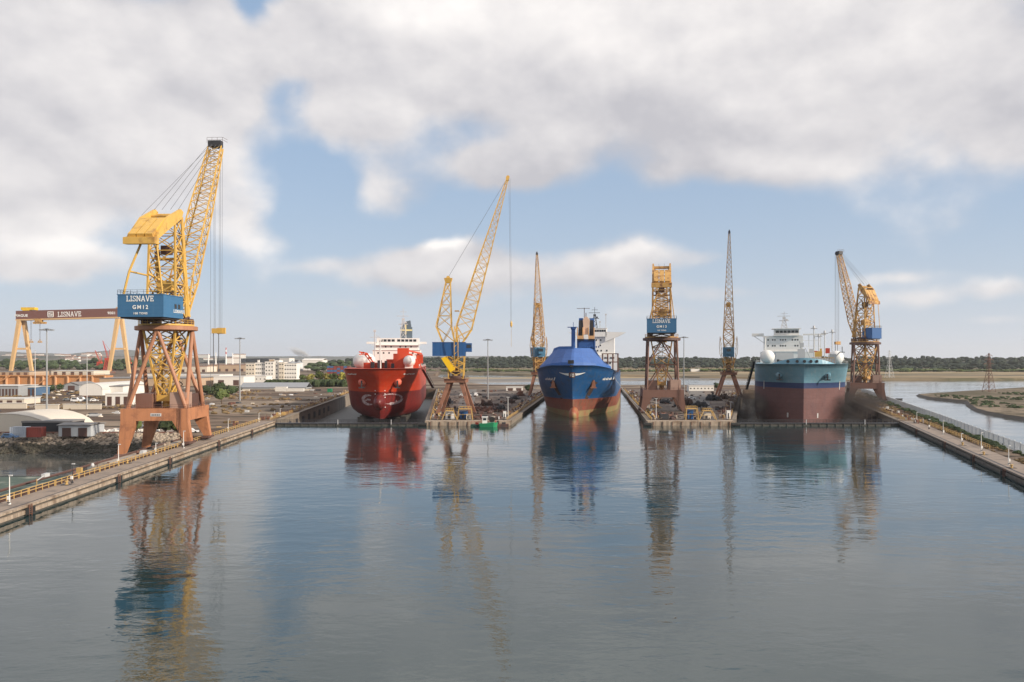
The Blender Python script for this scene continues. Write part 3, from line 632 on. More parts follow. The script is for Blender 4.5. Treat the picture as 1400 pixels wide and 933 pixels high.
    m = MB(H); c = p0.lerp(p1, 0.985)
    for sx in (-1.3, -.5, .4, 1.3): m.lathe([(1.15, -.16), (1.15, .16)], (sx, c.y + .3, c.z), 12, 'x')
    m.cbox((0, c.y - .6, c.z + .2), (jib_w * 1.25, 2.0, 1.8)); hd = m.build('jib_head', M_dark, t)
    m = MB(H)
    for z in (1.3, 2.1): m.poly([(-2.4, c.y - 1.4, c.z + z), (2.6, c.y - 1.4, c.z + z), (2.9, c.y + 1.8, c.z + z)], 0.05)
    for x in (-2.4, -.8, .9, 2.6): m.beam((x, c.y - 1.4, c.z + .4), (x, c.y - 1.4, c.z + 2.1), 0.05)
    m.build('railing', M_dbrn, hd)
    m = MB(H)
    for x in (-3.4, -1.2, 1.2, 3.4):
        m.beam((x * .5, c.y - .3, c.z + .8), (x, -0.2, 64.4), 0.055)
    m.beam((-0.8, c.y - .5, c.z + .6), (-2.6, -8.5 * cwk, 61.4), 0.05); m.build('backstay_ropes', M_rope, t)
    # hoist ropes and hook
    hz_ = 33.0; m = MB(H)
    for x in (-1.3, -.9, .5, .9, 1.5): m.beam((x, c.y + 1.1, c.z), (x * .9, c.y + 1.1, hz_), 0.045)
    m.beam((-2.2, c.y + .8, c.z), (-2.2, c.y + .8, 13), 0.04); m.build('hoist_ropes', M_rope, t)
    m = MB(H); m.cbox((0, c.y + 1.1, hz_ - .9), (3.6, 1.0, 1.6)); m.cbox((1.2, c.y + 1.1, hz_ - .9), (2.6, .7, 1.9)); hb = m.build('hook_block', ym, t)
    m = MB(H)
    for x in (-1.4, .3): m.beam((x, c.y + 1.1, hz_ - 14), (x, c.y + 1.1, hz_ - 1.7), .13)
    m.build('sling', M_rope, hb)
    return t

big_crane('large yellow crane on an orange portal on the left quay, house lettered GM12', (-95.4, 220, ZQ), R(3.7), R(6.6), 'tubes', 'GM12')
big_crane('yellow crane on a brown portal on the right pier, blue house lettered GM13', (65.0, 346, ZQ), R(-6), R(10.7 - 6), 'frame', 'GM13', house=(12.2, 9), jib=(44, 25))
big_crane('brown portal crane on the right quay, jib leaning over the pale blue ship', (195.5, 441, ZQ), R(-17), R(-27 - 17), 'frame', None, house=(7.5, 6.5), jib=(13, 49.5), jib_w=2.4, house_m=M_dblue, hback=-7.6, cwk=.42)

def slim_crane(label, loc, rz, jib_tip, first, spread=6.8, tail_m=None, house_x=(-9.6, 3.8), cabm=None, mast=True):
    """slim level-luffing crane, jib towards local +X"""
    t = thing('luffing_crane', label, 'crane', loc, rz, 'slim luffing cranes on the piers'); ym = M_yel if first else M_yel2
    PR = Matrix.Rotation(-rz - R(6), 4, 'Z')             # the portal stays square to the dock
    for sx in (-1, 1):
        for sy in (-1, 1):
            m = MB(PR); b = (sx * spread, sy * 5.4); u = (sx * 2.6, sy * 2.4); r = .62
            m.hexa([(b[0] - .55, b[1] - .55, .9), (b[0] + .55, b[1] - .55, .9), (b[0] + .55, b[1] + .55, .9), (b[0] - .55, b[1] + .55, .9)], [(u[0] - .9, u[1] - .8, 13.4), (u[0] + .9, u[1] - .8, 13.4), (u[0] + .9, u[1] + .8, 13.4), (u[0] - .9, u[1] + .8, 13.4)])
            leg = m.build('leg', M_rustleg, t); m = MB(PR); m.box(b[0] - .8, b[0] + .8, b[1] - 2, b[1] + 2, .3, .95); m.build('bogie', M_dbrn, leg)
    m = MB(PR); m.box(-4.4, 4.4, -3.9, 3.9, 13.4, 14.8); m.box(-4.8, 4.8, -4.3, 4.3, 14.8, 15.0)
    m.beam((-4.2, -3.6, 8.9), (4.2, -3.6, 8.9), .01); m.build('portal_top', M_rustleg, t)
    m = MB(PR)
    for a, b in (((-4.7, -4.2), (4.7, -4.2)), ((4.7, -4.2), (4.7, 4.2)), ((4.7, 4.2), (-4.7, 4.2)), ((-4.7, 4.2), (-4.7, -4.2))):
        for z in (15.6, 16.1): m.beam((*a, z), (*b, z), .05)
        for i in range(5): q_ = i / 4; m.beam((a[0] + (b[0] - a[0]) * q_, a[1] + (b[1] - a[1]) * q_, 15), (a[0] + (b[0] - a[0]) * q_, a[1] + (b[1] - a[1]) * q_, 16.1), .05)
    m.build('railing', M_dbrn, t)
    m = MB(); m.lattice([(-3, -2.6, 15), (3, -2.6, 15), (3, 2.6, 15), (-3, 2.6, 15)], [(-3.4, -2.9, 24.3), (3.4, -2.9, 24.3), (3.4, 2.9, 24.3), (-3.4, 2.9, 24.3)], 3, .32, .18); m.build('slewing_column', ym, t)
    m = MB(); m.lathe([(3.4, 15.0), (3.6, 15.3), (3.6, 16), (3.2, 16.2)], n=20); m.box(-1.6, 1.6, -1.4, 1.4, 16.2, 19.5); m.build('slewing_ring', M_dbrn, t)
    m = MB(); m.box(house_x[0], house_x[1], -3.2, 3.2, 24.3, 29.8)
    for i in range(6): x = house_x[0] + (house_x[1] - house_x[0]) * (i + .5) / 6; m.box(x - .04, x + .04, -3.24, 3.24, 24.4, 29.7)
    m.box(house_x[0] - .12, house_x[1] + .12, -3.32, 3.32, 29.8, 30.0)
    hs = m.build('machine_house', cabm or M_dblue, t)
    m = MB(); m.box(house_x[1], house_x[1] + 2.6, -1.4, 1.4, 26.0, 29.6); cb = m.build('driver_cab', M_dblue if cabm is None else cabm, t)
    m = MB(); m.box(house_x[1] + 2.6, house_x[1] + 2.65, -1.2, 1.2, 27.4, 29.2); m.box(house_x[1] + .5, house_x[1] + 2.3, -1.46, 1.46, 27.6, 29.0); m.build('window', M_glass, cb)
    if mast:
        m = MB()
        A = lambda x0, x1, y, z, dz=0: [(x0, -y, z), (x1, -y, z + dz), (x1, y, z + dz), (x0, y, z)]
        m.lattice(A(-5.6, -0.6, 2.4, 30), A(-8.2, -2.0, 3.0, 36.4), 1, .26, .16); m.lattice(A(-8.2, -2.0, 3.0, 36.4), A(-4.4, -2.4, 1.0, 54.5), 4, .24, .14)
        m.build('apex_mast', ym, t)
        m = MB(); m.hexa(A(-4.5, -2.2, 1.1, 54.4), A(-5.0, -1.6, 1.5, 56.4)); m.lathe([(.8, -1.2), (.8, 1.2)], (-3.3, 0, 56.5), 12, 'y'); m.build('mast_head', ym, t)
    for sy in (-1, 1):
        m = MB(); m.poly([(-.5, sy * 2.4, 18), (-.5, sy * 5.0, 26), (-.5, sy * 5.4, 31), (-.5, sy * 4.9, 36.5)], .2, 4); m.poly([(1, sy * 2.4, 18), (1, sy * 4.2, 26), (1, sy * 4.4, 31), (-.5, sy * 4.9, 36.5)], .2, 4)
        for z in (22, 25, 28, 31, 34): m.beam((-.5, sy * (4.0 + (z - 20) * .06), z), (1, sy * (3.3 + (z - 20) * .06), z + 1.5), .1)
        m.build('side_arm', ym, t)
    # jib
    tip = Vector(jib_tip); p0 = Vector((.4, 0, 27.2)); ax = (tip - p0).normalized(); nb = Vector((-ax.z, 0, ax.x)); s_ = Vector((0, 1, 0)); L = (tip - p0).length
    def q(d, w_, a, b): c = p0 + ax * d; return [c - s_ * w_ + nb * a, c - s_ * w_ - nb * b, c + s_ * w_ - nb * b, c + s_ * w_ + nb * a]
    m = MB(); q0, q1, q2, q3 = q(0, 2.6, .4, .4), q(L * .125, 3.2, 3.0, 3.4), q(L * .55, 1.9, 1.9, 2.0), q(L * .985, .45, .35, .4)
    m.lattice(q0, q1, 2, .27, .16); m.lattice(q1, q2, 8, .23, .12); m.lattice(q2, q3, 11, .17, .08)
    m.build('jib', ym, t)
    m = MB(); m.lattice(q(0, 2.6, .4, .4), q(-6.5, 1.2, 3.6, 1.0), 2, .25, .15); m.build('jib_tail', ym, t)
    c = p0 - ax * 7.6 + nb * .8
    cw = MB()
    e1 = (ax * -1 + nb * .9).normalized(); e2 = e1.cross(s_).normalized(); hw, hl, ht = 1.7, 3.9, 1.25
    if not first: hl = 2.8
    cn = [c + e1 * a * hl + e2 * b * ht for a, b in ((-1, -1), (1, -1), (1, 1), (-1, 1))]
    if first: hw = 3.4; cn = [Vector(p) for p in ((-6.0, 0, 23.4), (-3.9, 0, 24.2), (-.2, 0, 18.9), (-2.2, 0, 17.6))]
    cw.hexa([p - s_ * hw for p in cn], [p + s_ * hw for p in cn]); cw.build('jib_counterweight', M_yel3 if first else ym, t, recalc=True)
    m = MB(); m.lathe([(.7, -.3), (.7, .3)], tuple(tip), 12, 'y'); m.cbox(tip - ax * .8, (1.2, 1.2, 1.3)); m.build('jib_head', M_dark if not first else ym, t)
    if first:
        m = MB(); k = p0 + ax * 15 + nb * 2.5; m.beam(k, k + nb * 1.8, .12); m.cbox(k + nb * 2.1, (1.8, 1, .5)); m.build('sheave_post', ym, t)
    m = MB(); m.beam(tip, (-3.3, 0, 56.8), .045); m.beam(tip - s_ * .3, (-3.3, -.8, 56.8), .035)
    if first: m.beam(tip + Vector((.4, 0, -.3)), tip + Vector((1.2, 0, -62)), .06); m.beam(tip + Vector((.9, .3, -.3)), tip + Vector((1.6, .2, -62)), .05)
    m.build('ropes', M_rope, t)
    if first:
        h = tip + Vector((1.4, 0, -62)); m = MB(); m.lathe([(.15, 0), (.45, .6), (.45, 1.8), (.12, 2.6)], tuple(h), 10); m.beam(h, h - Vector((0, 0, 8)), .07); m.build('hook_block', ym, t)
    return t
slim_crane('tall yellow crane with bright yellow jib counterweight at the front of the left pier', (-23.0, 329, ZQ), 0.0, (21.3, 0, 98.2), True)
slim_crane('slim luffing crane with rusty legs behind the left side of the dark blue ship', (16.4, 486, ZQ), R(-80), (-6, 0, 88.5), False, spread=5.6, cabm=M_cabblue, mast=True)
slim_crane('slim luffing crane with pale blue cab left of the pale blue ship', (130.5, 480, ZQ), R(-104), (20, 0, 97.0), False, cabm=M_cabblue)

# shipyard gantry crane far left
def gantry():
    Y = 1230; xl, xr = PX(27, Y), PX(161, Y); t = thing('gantry_crane', 'shipyard gantry crane with brown girder lettered LISNAVE and pale yellow legs', 'gantry crane', ((xl + xr) / 2, Y, 0)); cx = (xl + xr) / 2; w = (xr - xl) / 2
    zb, zt = PZ(437, Y), PZ(425.5, Y); dp = 5
    m = MB(); m.hexa([(-w - 3, -dp, zb), (w + 5, -dp, zb + 4), (w + 5, dp, zb + 4), (-w - 3, dp, zb)], [(-w - 3, -dp, zt), (w + 5, -dp, zt + 4), (w + 5, dp, zt + 4), (-w - 3, dp, zt)]); g = m.build('girder', mat('girder_brown', (0.17, 0.075, 0.06), .6), t)
    m = MB(); m.hexa([(-w - 3, -dp - 1, zb - 2), (w + 5, -dp - 1, zb + 2), (w + 5, dp, zb + 2), (-w - 3, dp, zb - 2)], [(-w - 3, -dp - 1, zb - .05), (w + 5, -dp - 1, zb + 3.95), (w + 5, dp, zb + 3.95), (-w - 3, dp, zb - .05)]); m.build('trolley_rail', M_sand_yel, g)
    cz = (zb + zt) / 2 + 2; tilt = Matrix.Rotation(-math.atan2(4, 2 * w + 8), 4, 'Y')
    slab_text('LISNAVE', 7.6, g, TR(4, -dp - .1, cz - 4.3) @ tilt, gap=0.06, sx=.78)
    font_text('9001', 4.2, g, TR(w - 7, -dp - .1, cz - .8), bold=.03); font_text('MAGUE', 4.0, g, TR(-w + 5.5, -dp - .1, cz - 4.6), bold=.04)
    m = MB(TR(-29, -dp - .1, cz - 4.9) @ tilt)
    for a, b in (((0, 0), (8, 0)), ((8, 0), (8, 8)), ((8, 8), (0, 8)), ((0, 8), (0, 0)), ((2, 2), (6, 2)), ((6, 2), (6, 4)), ((6, 4), (2, 4)), ((2, 4), (2, 6)), ((2, 6), (6, 6))): m.beam((a[0], -.1, a[1]), (b[0], -.1, b[1]), .6)
    m.build('emblem', M_letter, g)
    def leg(x, y, sx, splay, top, m_): 
        m = MB(); b = splay; m.hexa([(x + b - 2.2, y - 2, 0), (x + b + 2.2, y - 2, 0), (x + b + 2.2, y + 2, 0), (x + b - 2.2, y + 2, 0)], [(x - 2.6 + sx, y - 3, top), (x + 2.6 + sx, y - 3, top), (x + 2.6 + sx, y + 3, top), (x - 2.6 + sx, y + 3, top)]); return m.build('leg', m_, t)
    leg(-w, -4, 2, -12, zb - 2, M_sand_yel); leg(-w, 4, 4, 17, zb - 2, M_sand_yel)
    leg(w, -4, 2, -12, zb + 1, M_sand_yel); leg(w, 4, 4, 16, zb + 1, M_sand_yel)
    for x in (-w, w): m = MB(); m.box(x - 6, x + 11, -1.5, 1.5, 38, 41); m.build('leg_tie', M_sand_yel, t)
    for x in (-w - 12, w - 12): m = MB(); m.box(x - 4, x + 4, -9, 9, -.3, 4.5); m.build('bogie', M_brn, t)
    m = MB(); m.box(-w + 4, -w + 25, -4, 6, zt + 1.5, zt + 5.5); m.box(-w + 7, -w + 17, -5, 4, zt, zt + 1.5); m.build('upper_trolley', mat('trolley_yellow', (.7, .45, .03), .5), t)
    m = MB(); m.box(-w + 27, -w + 37, -7, -1, zb - 5, zb + 1); m.box(-w + 24, -w + 43, -6.5, -2, zb - 7, zb - 4); lt = m.build('lower_trolley', M_yel2, t)
    m = MB()
    for x in (-w + 20, -w + 33.5): m.beam((x - .7, -4, zb), (x - .7, -4, zb - 32), .18); m.beam((x + .7, -4, zb), (x + .7, -4, zb - 32), .18)
    m.build('hoist_ropes', M_rope, t)
    for x in (-w + 20, -w + 33.5):
        m = MB(); m.box(x - 3, x + 3, -5, -3, zb - 36, zb - 34); m.beam((x - 2.6, -4, zb - 35), (x, -4, zb - 31), .4); m.beam((x + 2.6, -4, zb - 35), (x, -4, zb - 31), .4); m.build('hook_block', M_yel2, t)
    m = MB(); m.lathe([(1.5, 0), (.8, 14)], (w + 1, 0, zt + 4), 8); m.box(w - 2, w + 4, -2, 2, zt + 4, zt + 6); m.build('mast', M_sand_yel, t)
gantry()
# ================================================================== SHIPS  (local +Y runs aft, +X to the right as seen from ahead)
def interp(tab, z):
    if z <= tab[0][0]: return tab[0][1:]
    for a, b in zip(tab, tab[1:]):
        if a[0] <= z <= b[0]:
            t = (z - a[0]) / (b[0] - a[0]); return tuple(p + (q - p) * t for p, q in zip(a[1:], b[1:]))
    return tab[-1][1:]
class Hull:
    """tab rows: z, stem position, entry length, shape power q (1 sharp wedge, 2 elliptic)"""
    def __init__(s, L, B, keel, deck, tab, bilge=3.0, sheer=lambda d: 0.0, boss=0.0):
        s.L, s.B, s.keel, s.deck, s.tab, s.bilge, s.sheer = L, B, keel, deck, tab, bilge, sheer
    def half(s, d, z):
        st, Le, q, p = interp(s.tab, z); u = (d - st) / Le
        if u <= 0: return 0.0
        h = s.B / 2 * (1 - (1 - min(u, 1)) ** p) ** (1 / q)
        k = (z - s.keel) / s.bilge
        if k < 1: h *= 0.7 + 0.3 * math.sqrt(max(0, 1 - (1 - max(0, k)) ** 2))
        e = (s.L - d) / 30.0
        if e < 1: h *= 0.6 + 0.4 * math.sqrt(max(0, 1 - (1 - max(e, 0)) ** 2))
        return h
    def at(s, x, z):
        """distance aft of the hull surface at lateral x, height z"""
        zt = z; d = 5.0
        if s.sheer(0) > 0:
            for _ in range(6):
                for _ in range(6): z = zt - s.sheer(max(d, -9)) * max(0, (min(z, s.deck) - s.keel) / (s.deck - s.keel)) ** 4
                z = min(z, s.deck); d = s._at(x, z)
            return d
        return s._at(x, z)
    def _at(s, x, z):
        a = interp(s.tab, z)[0]; b = a + 70
        if s.half(b, z) < abs(x): return b
        for _ in range(30):
            c = (a + b) / 2
            if s.half(c, z) < abs(x): a = c
            else: b = c
        return b
    def build(s, name, bands, mats, parent, levels):
        m = MB(); m.smooth = True; us = [0, .002, .008, .02, .04, .065, .1, .14, .18, .23, .29, .36, .45, .55, .68, .85, 1.0]; NU = len(us)
        def dist(i, z):
            st, Le, q, p = interp(s.tab, z)
            return st + Le * us[i]
        tail = [0.25, 0.5, 0.75, 0.88, 0.95, 1.0]
        vs = []; rows = []
        for z in levels:
            row = []
            ds = [dist(i, z) for i in range(NU)]; ds += [ds[-1] + (s.L - ds[-1]) * t for t in tail]
            for side in (-1, 1):
                r = []
                for d in ds:
                    zz = z + s.sheer(d) * max(0, (z - s.keel) / (s.deck - s.keel)) ** 4
                    r.append(len(vs)); vs.append((side * s.half(d, z), d, zz))
                row.append(r)
            rows.append(row)
        m.add(vs, [])
        for k in range(len(levels) - 1):
            zc = (levels[k] + levels[k + 1]) / 2; mi = 0
            for bz, bi in bands:
                if zc >= bz: mi = bi
            for sd in (0, 1):
                a, b = rows[k][sd], rows[k + 1][sd]
                for i in range(len(a) - 1):
                    f = [a[i], a[i + 1], b[i + 1], b[i]]
                    if sd == 1: f.reverse()
                    m.f.append(f); m.mi.append(mi); m.sm.append(True)
            a0, a1, b0, b1 = rows[k][0][-1], rows[k][1][-1], rows[k + 1][0][-1], rows[k + 1][1][-1]
            m.f.append([a0, a1, b1, b0]); m.mi.append(mi); m.sm.append(False)
        for row, up in ((rows[0], False), (rows[-1], True)):
            for i in range(len(row[0]) - 1):
                f = [row[0][i], row[1][i], row[1][i + 1], row[0][i + 1]]
                m.f.append(f if up else f[::-1]); m.mi.append(0 if not up else len(mats) - 1); m.sm.append(False)
        return m.build(name, mats, parent)
    def decal(s, pts, w, off=0.08, m=None, closed=False, n=4):
        """painted stripe along (x, z) points, hugging the hull"""
        m = m or MB(); P = []
        src = pts + ([pts[0]] if closed else [])
        for a, b in zip(src, src[1:]):
            for i in range(n): t = i / n; P.append((a[0] + (b[0] - a[0]) * t, a[1] + (b[1] - a[1]) * t))
        P.append(src[-1]); vs = []
        for i, p in enumerate(P):
            a = P[max(0, i - 1)]; b = P[min(len(P) - 1, i + 1)]; dx, dz = b[0] - a[0], b[1] - a[1]; l = math.hypot(dx, dz) or 1
            ww = w(i / (len(P) - 1)) if callable(w) else w
            for sg in (-1, 1):
                x, z = p[0] - dz / l * ww / 2 * sg, p[1] + dx / l * ww / 2 * sg; vs.append((x, s.at(x, z) - off, z))
        m.add(vs, [(2 * i, 2 * i + 1, 2 * i + 3, 2 * i + 2) for i in range(len(P) - 1)]); return m

def sup_tier(m, x0, x1, y0, y1, z0, z1): m.box(x0, x1, y0, y1, z0, z1)
def windows(xs, y, z, w, h, parent, name='window'):
    m = MB()
    for x in xs: m.box(x - w / 2, x + w / 2, y - .06, y - .01, z - h / 2, z + h / 2)
    return m.build(name, M_glass, parent)
def sphere_tank(x, y, z, r, parent, length=0.0):
    m = MB(); m.smooth = True; m.ball((x, y, z), r, r, r, 20, 12); m.smooth = False
    if length: m.lathe([(r, 0), (r, length)], (x, y, z), 20, 'y')
    m.box(x - r * .7, x + r * .7, y - r * .3, y + r * .5, z - r - 1.4, z - r * .7)
    return m.build('deck_tank', M_white, parent)
def radar_mast(x, y, z, h, parent, m_=None):
    m = MB(); m.lattice([(x - 1.6, y - 1.4, z), (x + 1.6, y - 1.4, z), (x + 1.6, y + 1.4, z), (x - 1.6, y + 1.4, z)], [(x - .5, y - .4, z + h * .6), (x + .5, y - .4, z + h * .6), (x + .5, y + .4, z + h * .6), (x - .5, y + .4, z + h * .6)], 3, .22, .12)
    m.beam((x, y, z + h * .6), (x, y, z + h), .16); m.box(x - 2.6, x + 2.6, y - .3, y + .3, z + h * .45, z + h * .45 + .35); m.box(x - 3.6, x + 3.2, y - .25, y + .25, z + h * .72, z + h * .72 + .25)
    m.box(x - 1.8, x + 1.8, y - .2, y + .2, z + h * .86, z + h * .86 + .2); m.cbox((x, y, z + h * .62), (1.6, 1.2, 1.0)); m.cbox((x + 1.4, y, z + h * .52), (1.0, 1, .8))
    return m.build('radar_mast', m_ or M_lgrey, parent)
def ship_rail(H, y0, y1, z, parent, step=4, m_=None):
    m = MB()
    for sd in (-1, 1):
        pr = None; d = y0
        while d <= y1:
            x = sd * (H.half(d, H.deck - .1) - .3); zz = z + H.sheer(d); m.beam((x, d, zz), (x, d, zz + 1.1), .06)
            if pr: m.beam((pr[0], pr[1], pr[2] + 1.1), (x, d, zz + 1.1), .06, caps=False); m.beam((pr[0], pr[1], pr[2] + .6), (x, d, zz + .6), .04, caps=False)
            pr = (x, d, zz); d += step
    return m.build('deck_railing', m_ or M_lgrey, parent)

# ---- red gas carrier
H_red = mat('hull_orange_red', (0.46, 0.042, 0.014), 0.32, var=0.08, vscale=.15, streak=(0.38, 0.10, 0.05), streak_amt=0.55, spec=.5, plates=.12)
H_mar = mat('hull_maroon', (0.17, 0.018, 0.016), 0.45, var=0.2, vscale=.12, streak=(0.06, 0.02, 0.02), streak_amt=0.8, plates=.15)
H_reddk = mat('deck_red', (0.52, 0.06, 0.02), 0.5, var=.15)
t = thing('gas_carrier', 'orange-red gas carrier with maroon underside in the left dry dock', 'ship', (-54.8, 328, -.5), R(4.6))
HR = Hull(150, 32, 0, 21.2, [(0, 7, 42, 1.15, 1.8), (4, 4.0, 36, 1.25, 1.8), (8, 3.0, 32, 1.25, 1.9), (11.4, 2.6, 29, 1.35, 2.0), (15, 1.6, 25, 1.5, 2.1), (18.5, -0.6, 21, 1.8, 2.2), (21.2, -2.2, 18, 2.2, 2.3)], 5.0)
HR.build('hull', [(11.4, 1)], [H_mar, H_red, H_reddk], t, [0, .3, 1, 2, 3.2, 5, 7, 9, 11.4, 13, 15, 17, 18.5, 20, 21.2])
m = MB(); m.smooth = True; m.ball((0, 4.0, 7.2), 2.5, 7.5, 3.4, 18, 12); m.build('bulbous_bow', H_mar, t)
m = MB(); arc = lambda cx, cz, rx, rz, a0, a1, n: [(cx + rx * math.cos(R(a0 + (a1 - a0) * i / n)), cz + rz * math.sin(R(a0 + (a1 - a0) * i / n))) for i in range(n + 1)]
wd = lambda k: .3 + 1.15 * math.sin(math.pi * k)
HR.decal(arc(-4.6, 8.0, 3.0, 2.0, 70, 300, 9), wd, m=m, off=.1); HR.decal(arc(4.4, 8.4, 4.4, 2.1, 130, -95, 10), lambda k: .3 + .9 * k, m=m, off=.1); HR.decal(arc(4.0, 7.4, 2.6, 1.1, 160, 380, 10), .4, m=m, off=.12)
HR.decal([(-6.8, 7.4), (-5.4, 8.2), (-4.0, 8.0)], .7, m=m, off=.12)
m.build('bow_emblem', mat('faded_white_paint', (0.42, 0.34, 0.35), .6, var=.35, vscale=1.2, dirt=(.2, .05, .05), dirt_amt=.5, dscale=.8), t)
for sx in (-1, 1):
    x, z = sx * 7.2, 15.6; d = HR.at(x, z); m = MB(); m.lathe([(1.9, 1.2), (1.5, -.6), (.7, -1.5)], (x, d, z), 14, 'y'); bl = m.build('anchor_bolster', mat('bolster_red', (.72, .16, .10), .4), t)
    m = MB(); m.box(x + sx * .2 - .25, x + sx * .2 + .25, d - 1.9, d - 1.4, z - 2.2, z + .6); m.box(x + sx * .2 - 1.2, x + sx * .2 + 1.2, d - 1.95, d - 1.5, z - 2.6, z - 2.1); m.build('anchor', M_dark, bl)
    m = MB()
    for i in range(7): xx = sx * (10.0 + i * .62 * 1); HR.decal([(xx, 18.6 + (i % 2) * .12), (xx + .35, 19.1 - (i % 3) * .1)], .42, m=m, n=1, off=.1)
    m.build('ship_name', M_letter, t)
    m = MB()
    for i in range(6): HR.decal([(sx * 2.0, 12 - i * 1.4), (sx * 2.0 + .4, 12 - i * 1.4)], .3, m=m, n=1, off=.1)
    m.build('draught_marks', M_letter, t)
m = MB(); m.box(-7.5, 4.0, 12, 20, 21.2, 23.6); m.box(4.5, 12.5, 20, 30, 21.2, 27.5); m.box(1, 15, 26, 40, 21.2, 25); m.box(6, 11, 24, 28, 27.5, 30); m.build('deck_house', H_reddk, t)
m = MB(); m.box(-1.5, .3, 10, 11.5, 21.2, 24.6); m.box(1.5, 2.6, 10, 11.5, 21.2, 24.4); m.lathe([(.8, 0), (.8, 2.6)], (-3.6, 10.5, 21.3), 10); m.lathe([(.7, 0), (.7, 2)], (5, 9, 21.3), 10); m.build('mooring_winch', M_dark, t)
m = MB(); m.poly([(-3.5, 14, 23.5), (-6.2, 13, 27.6), (-9.4, 12, 28.2)], .35); m.poly([(-4.5, 14, 23.5), (-7.0, 13, 27.0), (-9.4, 12, 27.1)], .25)
for a in ((-5, 13.6, 25.6), (-6.4, 13, 27.2), (-8, 12.6, 27.8)): m.cbox(a, (1.4, 1, .9))
m.box(-4.8, -3.0, 13, 15, 22, 24); m.build('hose_crane', H_reddk, t)
m = MB(); m.beam((8, 26, 29.6), (16.5, 30, 27.5), .5); m.beam((13, 30, 21), (15.5, 30, 28.2), .45); m.beam((16.4, 30, 21), (14.5, 30, 28), .3)
for z in (23, 25, 27): m.beam((13.4, 30, z), (16.2, 30, z), .25)
m.cbox((15.5, 33, 25.2), (3, 3, 4)); m.build('cargo_crane', H_reddk, t)
sphere_tank(-10.4, 30, 24.2, 3.7, t, 30); sphere_tank(11.4, 18, 24.2, 2.5, t, 24)
m = MB(); m.box(-13, 13, 112, 130, 21.2, 30); m.box(-11.5, 12, 113, 128, 30, 33.6); m.box(-11, 12.2, 113.4, 126, 33.6, 36.6); m.box(-16.5, 16.5, 113.6, 118, 33.4, 34.6); m.box(-13.6, 13.6, 111.6, 113, 32.6, 32.9); m.box(-13.6, 13.6, 111.6, 113, 29.9, 30.1)
sup = m.build('superstructure', M_white, t)
windows([-8.5, -6.3, -4.1, -1.9, 1.2, 3.4, 5.6, 7.8, 10.0], 113.4, 35.3, 1.7, 1.3, sup); windows([-9, -6, -3, 2, 5, 8], 113, 31.8, .8, .9, sup); windows([-10, -7, -4, 3, 6, 9], 112, 28.4, .8, .9, sup)
m = MB(); m.box(1.5, 8, 124, 129, 33.6, 43.2); m.hexa([(2, 124.4, 43.2), (7.5, 124.4, 43.2), (7.5, 128.5, 43.2), (2, 128.5, 43.2)], [(4.6, 124.4, 46.4), (7.0, 124.4, 47), (7, 128.5, 47), (4.6, 128.5, 46.4)]); fn = m.build('funnel', mat('funnel_slate', (.10, .13, .16), .5), t)
m = MB(); m.box(1.4, 8.1, 123.9, 123.99, 41.0, 41.8); m.box(4.0, 4.8, 123.85, 123.99, 39, 44.5); m.build('funnel_marking', mat('pale_yellow_paint', (.75, .62, .3), .5), fn)
radar_mast(3.5, 116, 36.6, 17, t)
m = MB(); m.beam((-11.5, 108, 21), (-11.5, 108, 40), .28, n=6); m.beam((-11.5, 108, 38.5), (-8.5, 108, 36.6), .12); m.box(-14, -8.6, 107.8, 108.2, 36.8, 37.1); m.cbox((-11.5, 108, 40.4), (1.3, 1, 1.1)); m.beam((-9, 108, 21), (-9, 108, 35), .2); m.build('signal_post', M_lgrey, t)
m = MB(); m.beam((0, 8, 21.2), (0, 8, 33), .3, .2, n=6); m.box(-1.4, 1.4, 7.8, 8.2, 29.5, 29.8); m.cbox((0, 8, 33.3), (.8, .8, .8)); m.build('foremast', M_white, t)
ship_rail(HR, 30, 145, 21.2, t, 5)
for i in range(6):
    for x in (-9, 0, 9): m = MB(); m.box(x - 1.3, x + 1.3, 14 + i * 9, 16 + i * 9, -5.3, .3); m.build('keel_block', M_wetc, t)
# ---- pale blue carrier
H_teal = mat('hull_pale_blue', (0.14, 0.285, 0.365), 0.4, var=0.08, vscale=.15, streak=(0.30, 0.34, 0.36), streak_amt=0.5, plates=.1)
H_navy = mat('hull_navy_band', (0.025, 0.045, 0.12), 0.5, var=0.15)
H_plum = mat('hull_dusty_plum', (0.16, 0.078, 0.074), 0.7, var=0.12, vscale=.2, dirt=(0.12, 0.06, 0.065), dirt_amt=.35, dscale=.12, streak=(0.13, 0.075, 0.075), streak_amt=0.7, plates=.15)
t = thing('cargo_ship', 'pale blue ship with navy band and dusty plum underside in the right dry dock', 'ship', (120.9, 330, -1.0), R(-16.7))
HT = Hull(140, 38, -3.2, 23.6, [(-3.2, 2.5, 32, 1.06, 1.7), (0, 2.5, 32, 1.06, 1.7), (6, 1.5, 30, 1.06, 1.7), (13, .6, 29, 1.08, 1.75), (15.6, .4, 28, 1.12, 1.8), (18, 0, 26, 1.25, 1.95), (21, -1.0, 23, 1.5, 2.1), (23.6, -2.0, 21, 1.8, 2.2)], 2.5)
HT.build('hull', [(13.4, 1), (15.7, 2)], [H_plum, H_navy, H_teal, H_teal], t, [-3.2, -2.9, -2, 0, 1, 2, 4, 6, 8, 10, 12, 13.4, 14.5, 15.7, 17, 18.5, 20, 21.5, 23.6])
m = MB(); tp = []
nb = 18; base = []; top = []
for i in range(nb + 1):
    k = -1 + 2 * i / nb; x = k * 13.5; d = HT.at(x, 23.5); base.append((x * .985, d + .25, 23.61)); top.append((x * .93, d + .5, 23.6 + 2.5 * (1 - abs(k) ** 2.2)))
m.add(base + top, [(i, i + 1, nb + 2 + i, nb + 1 + i) for i in range(nb)])
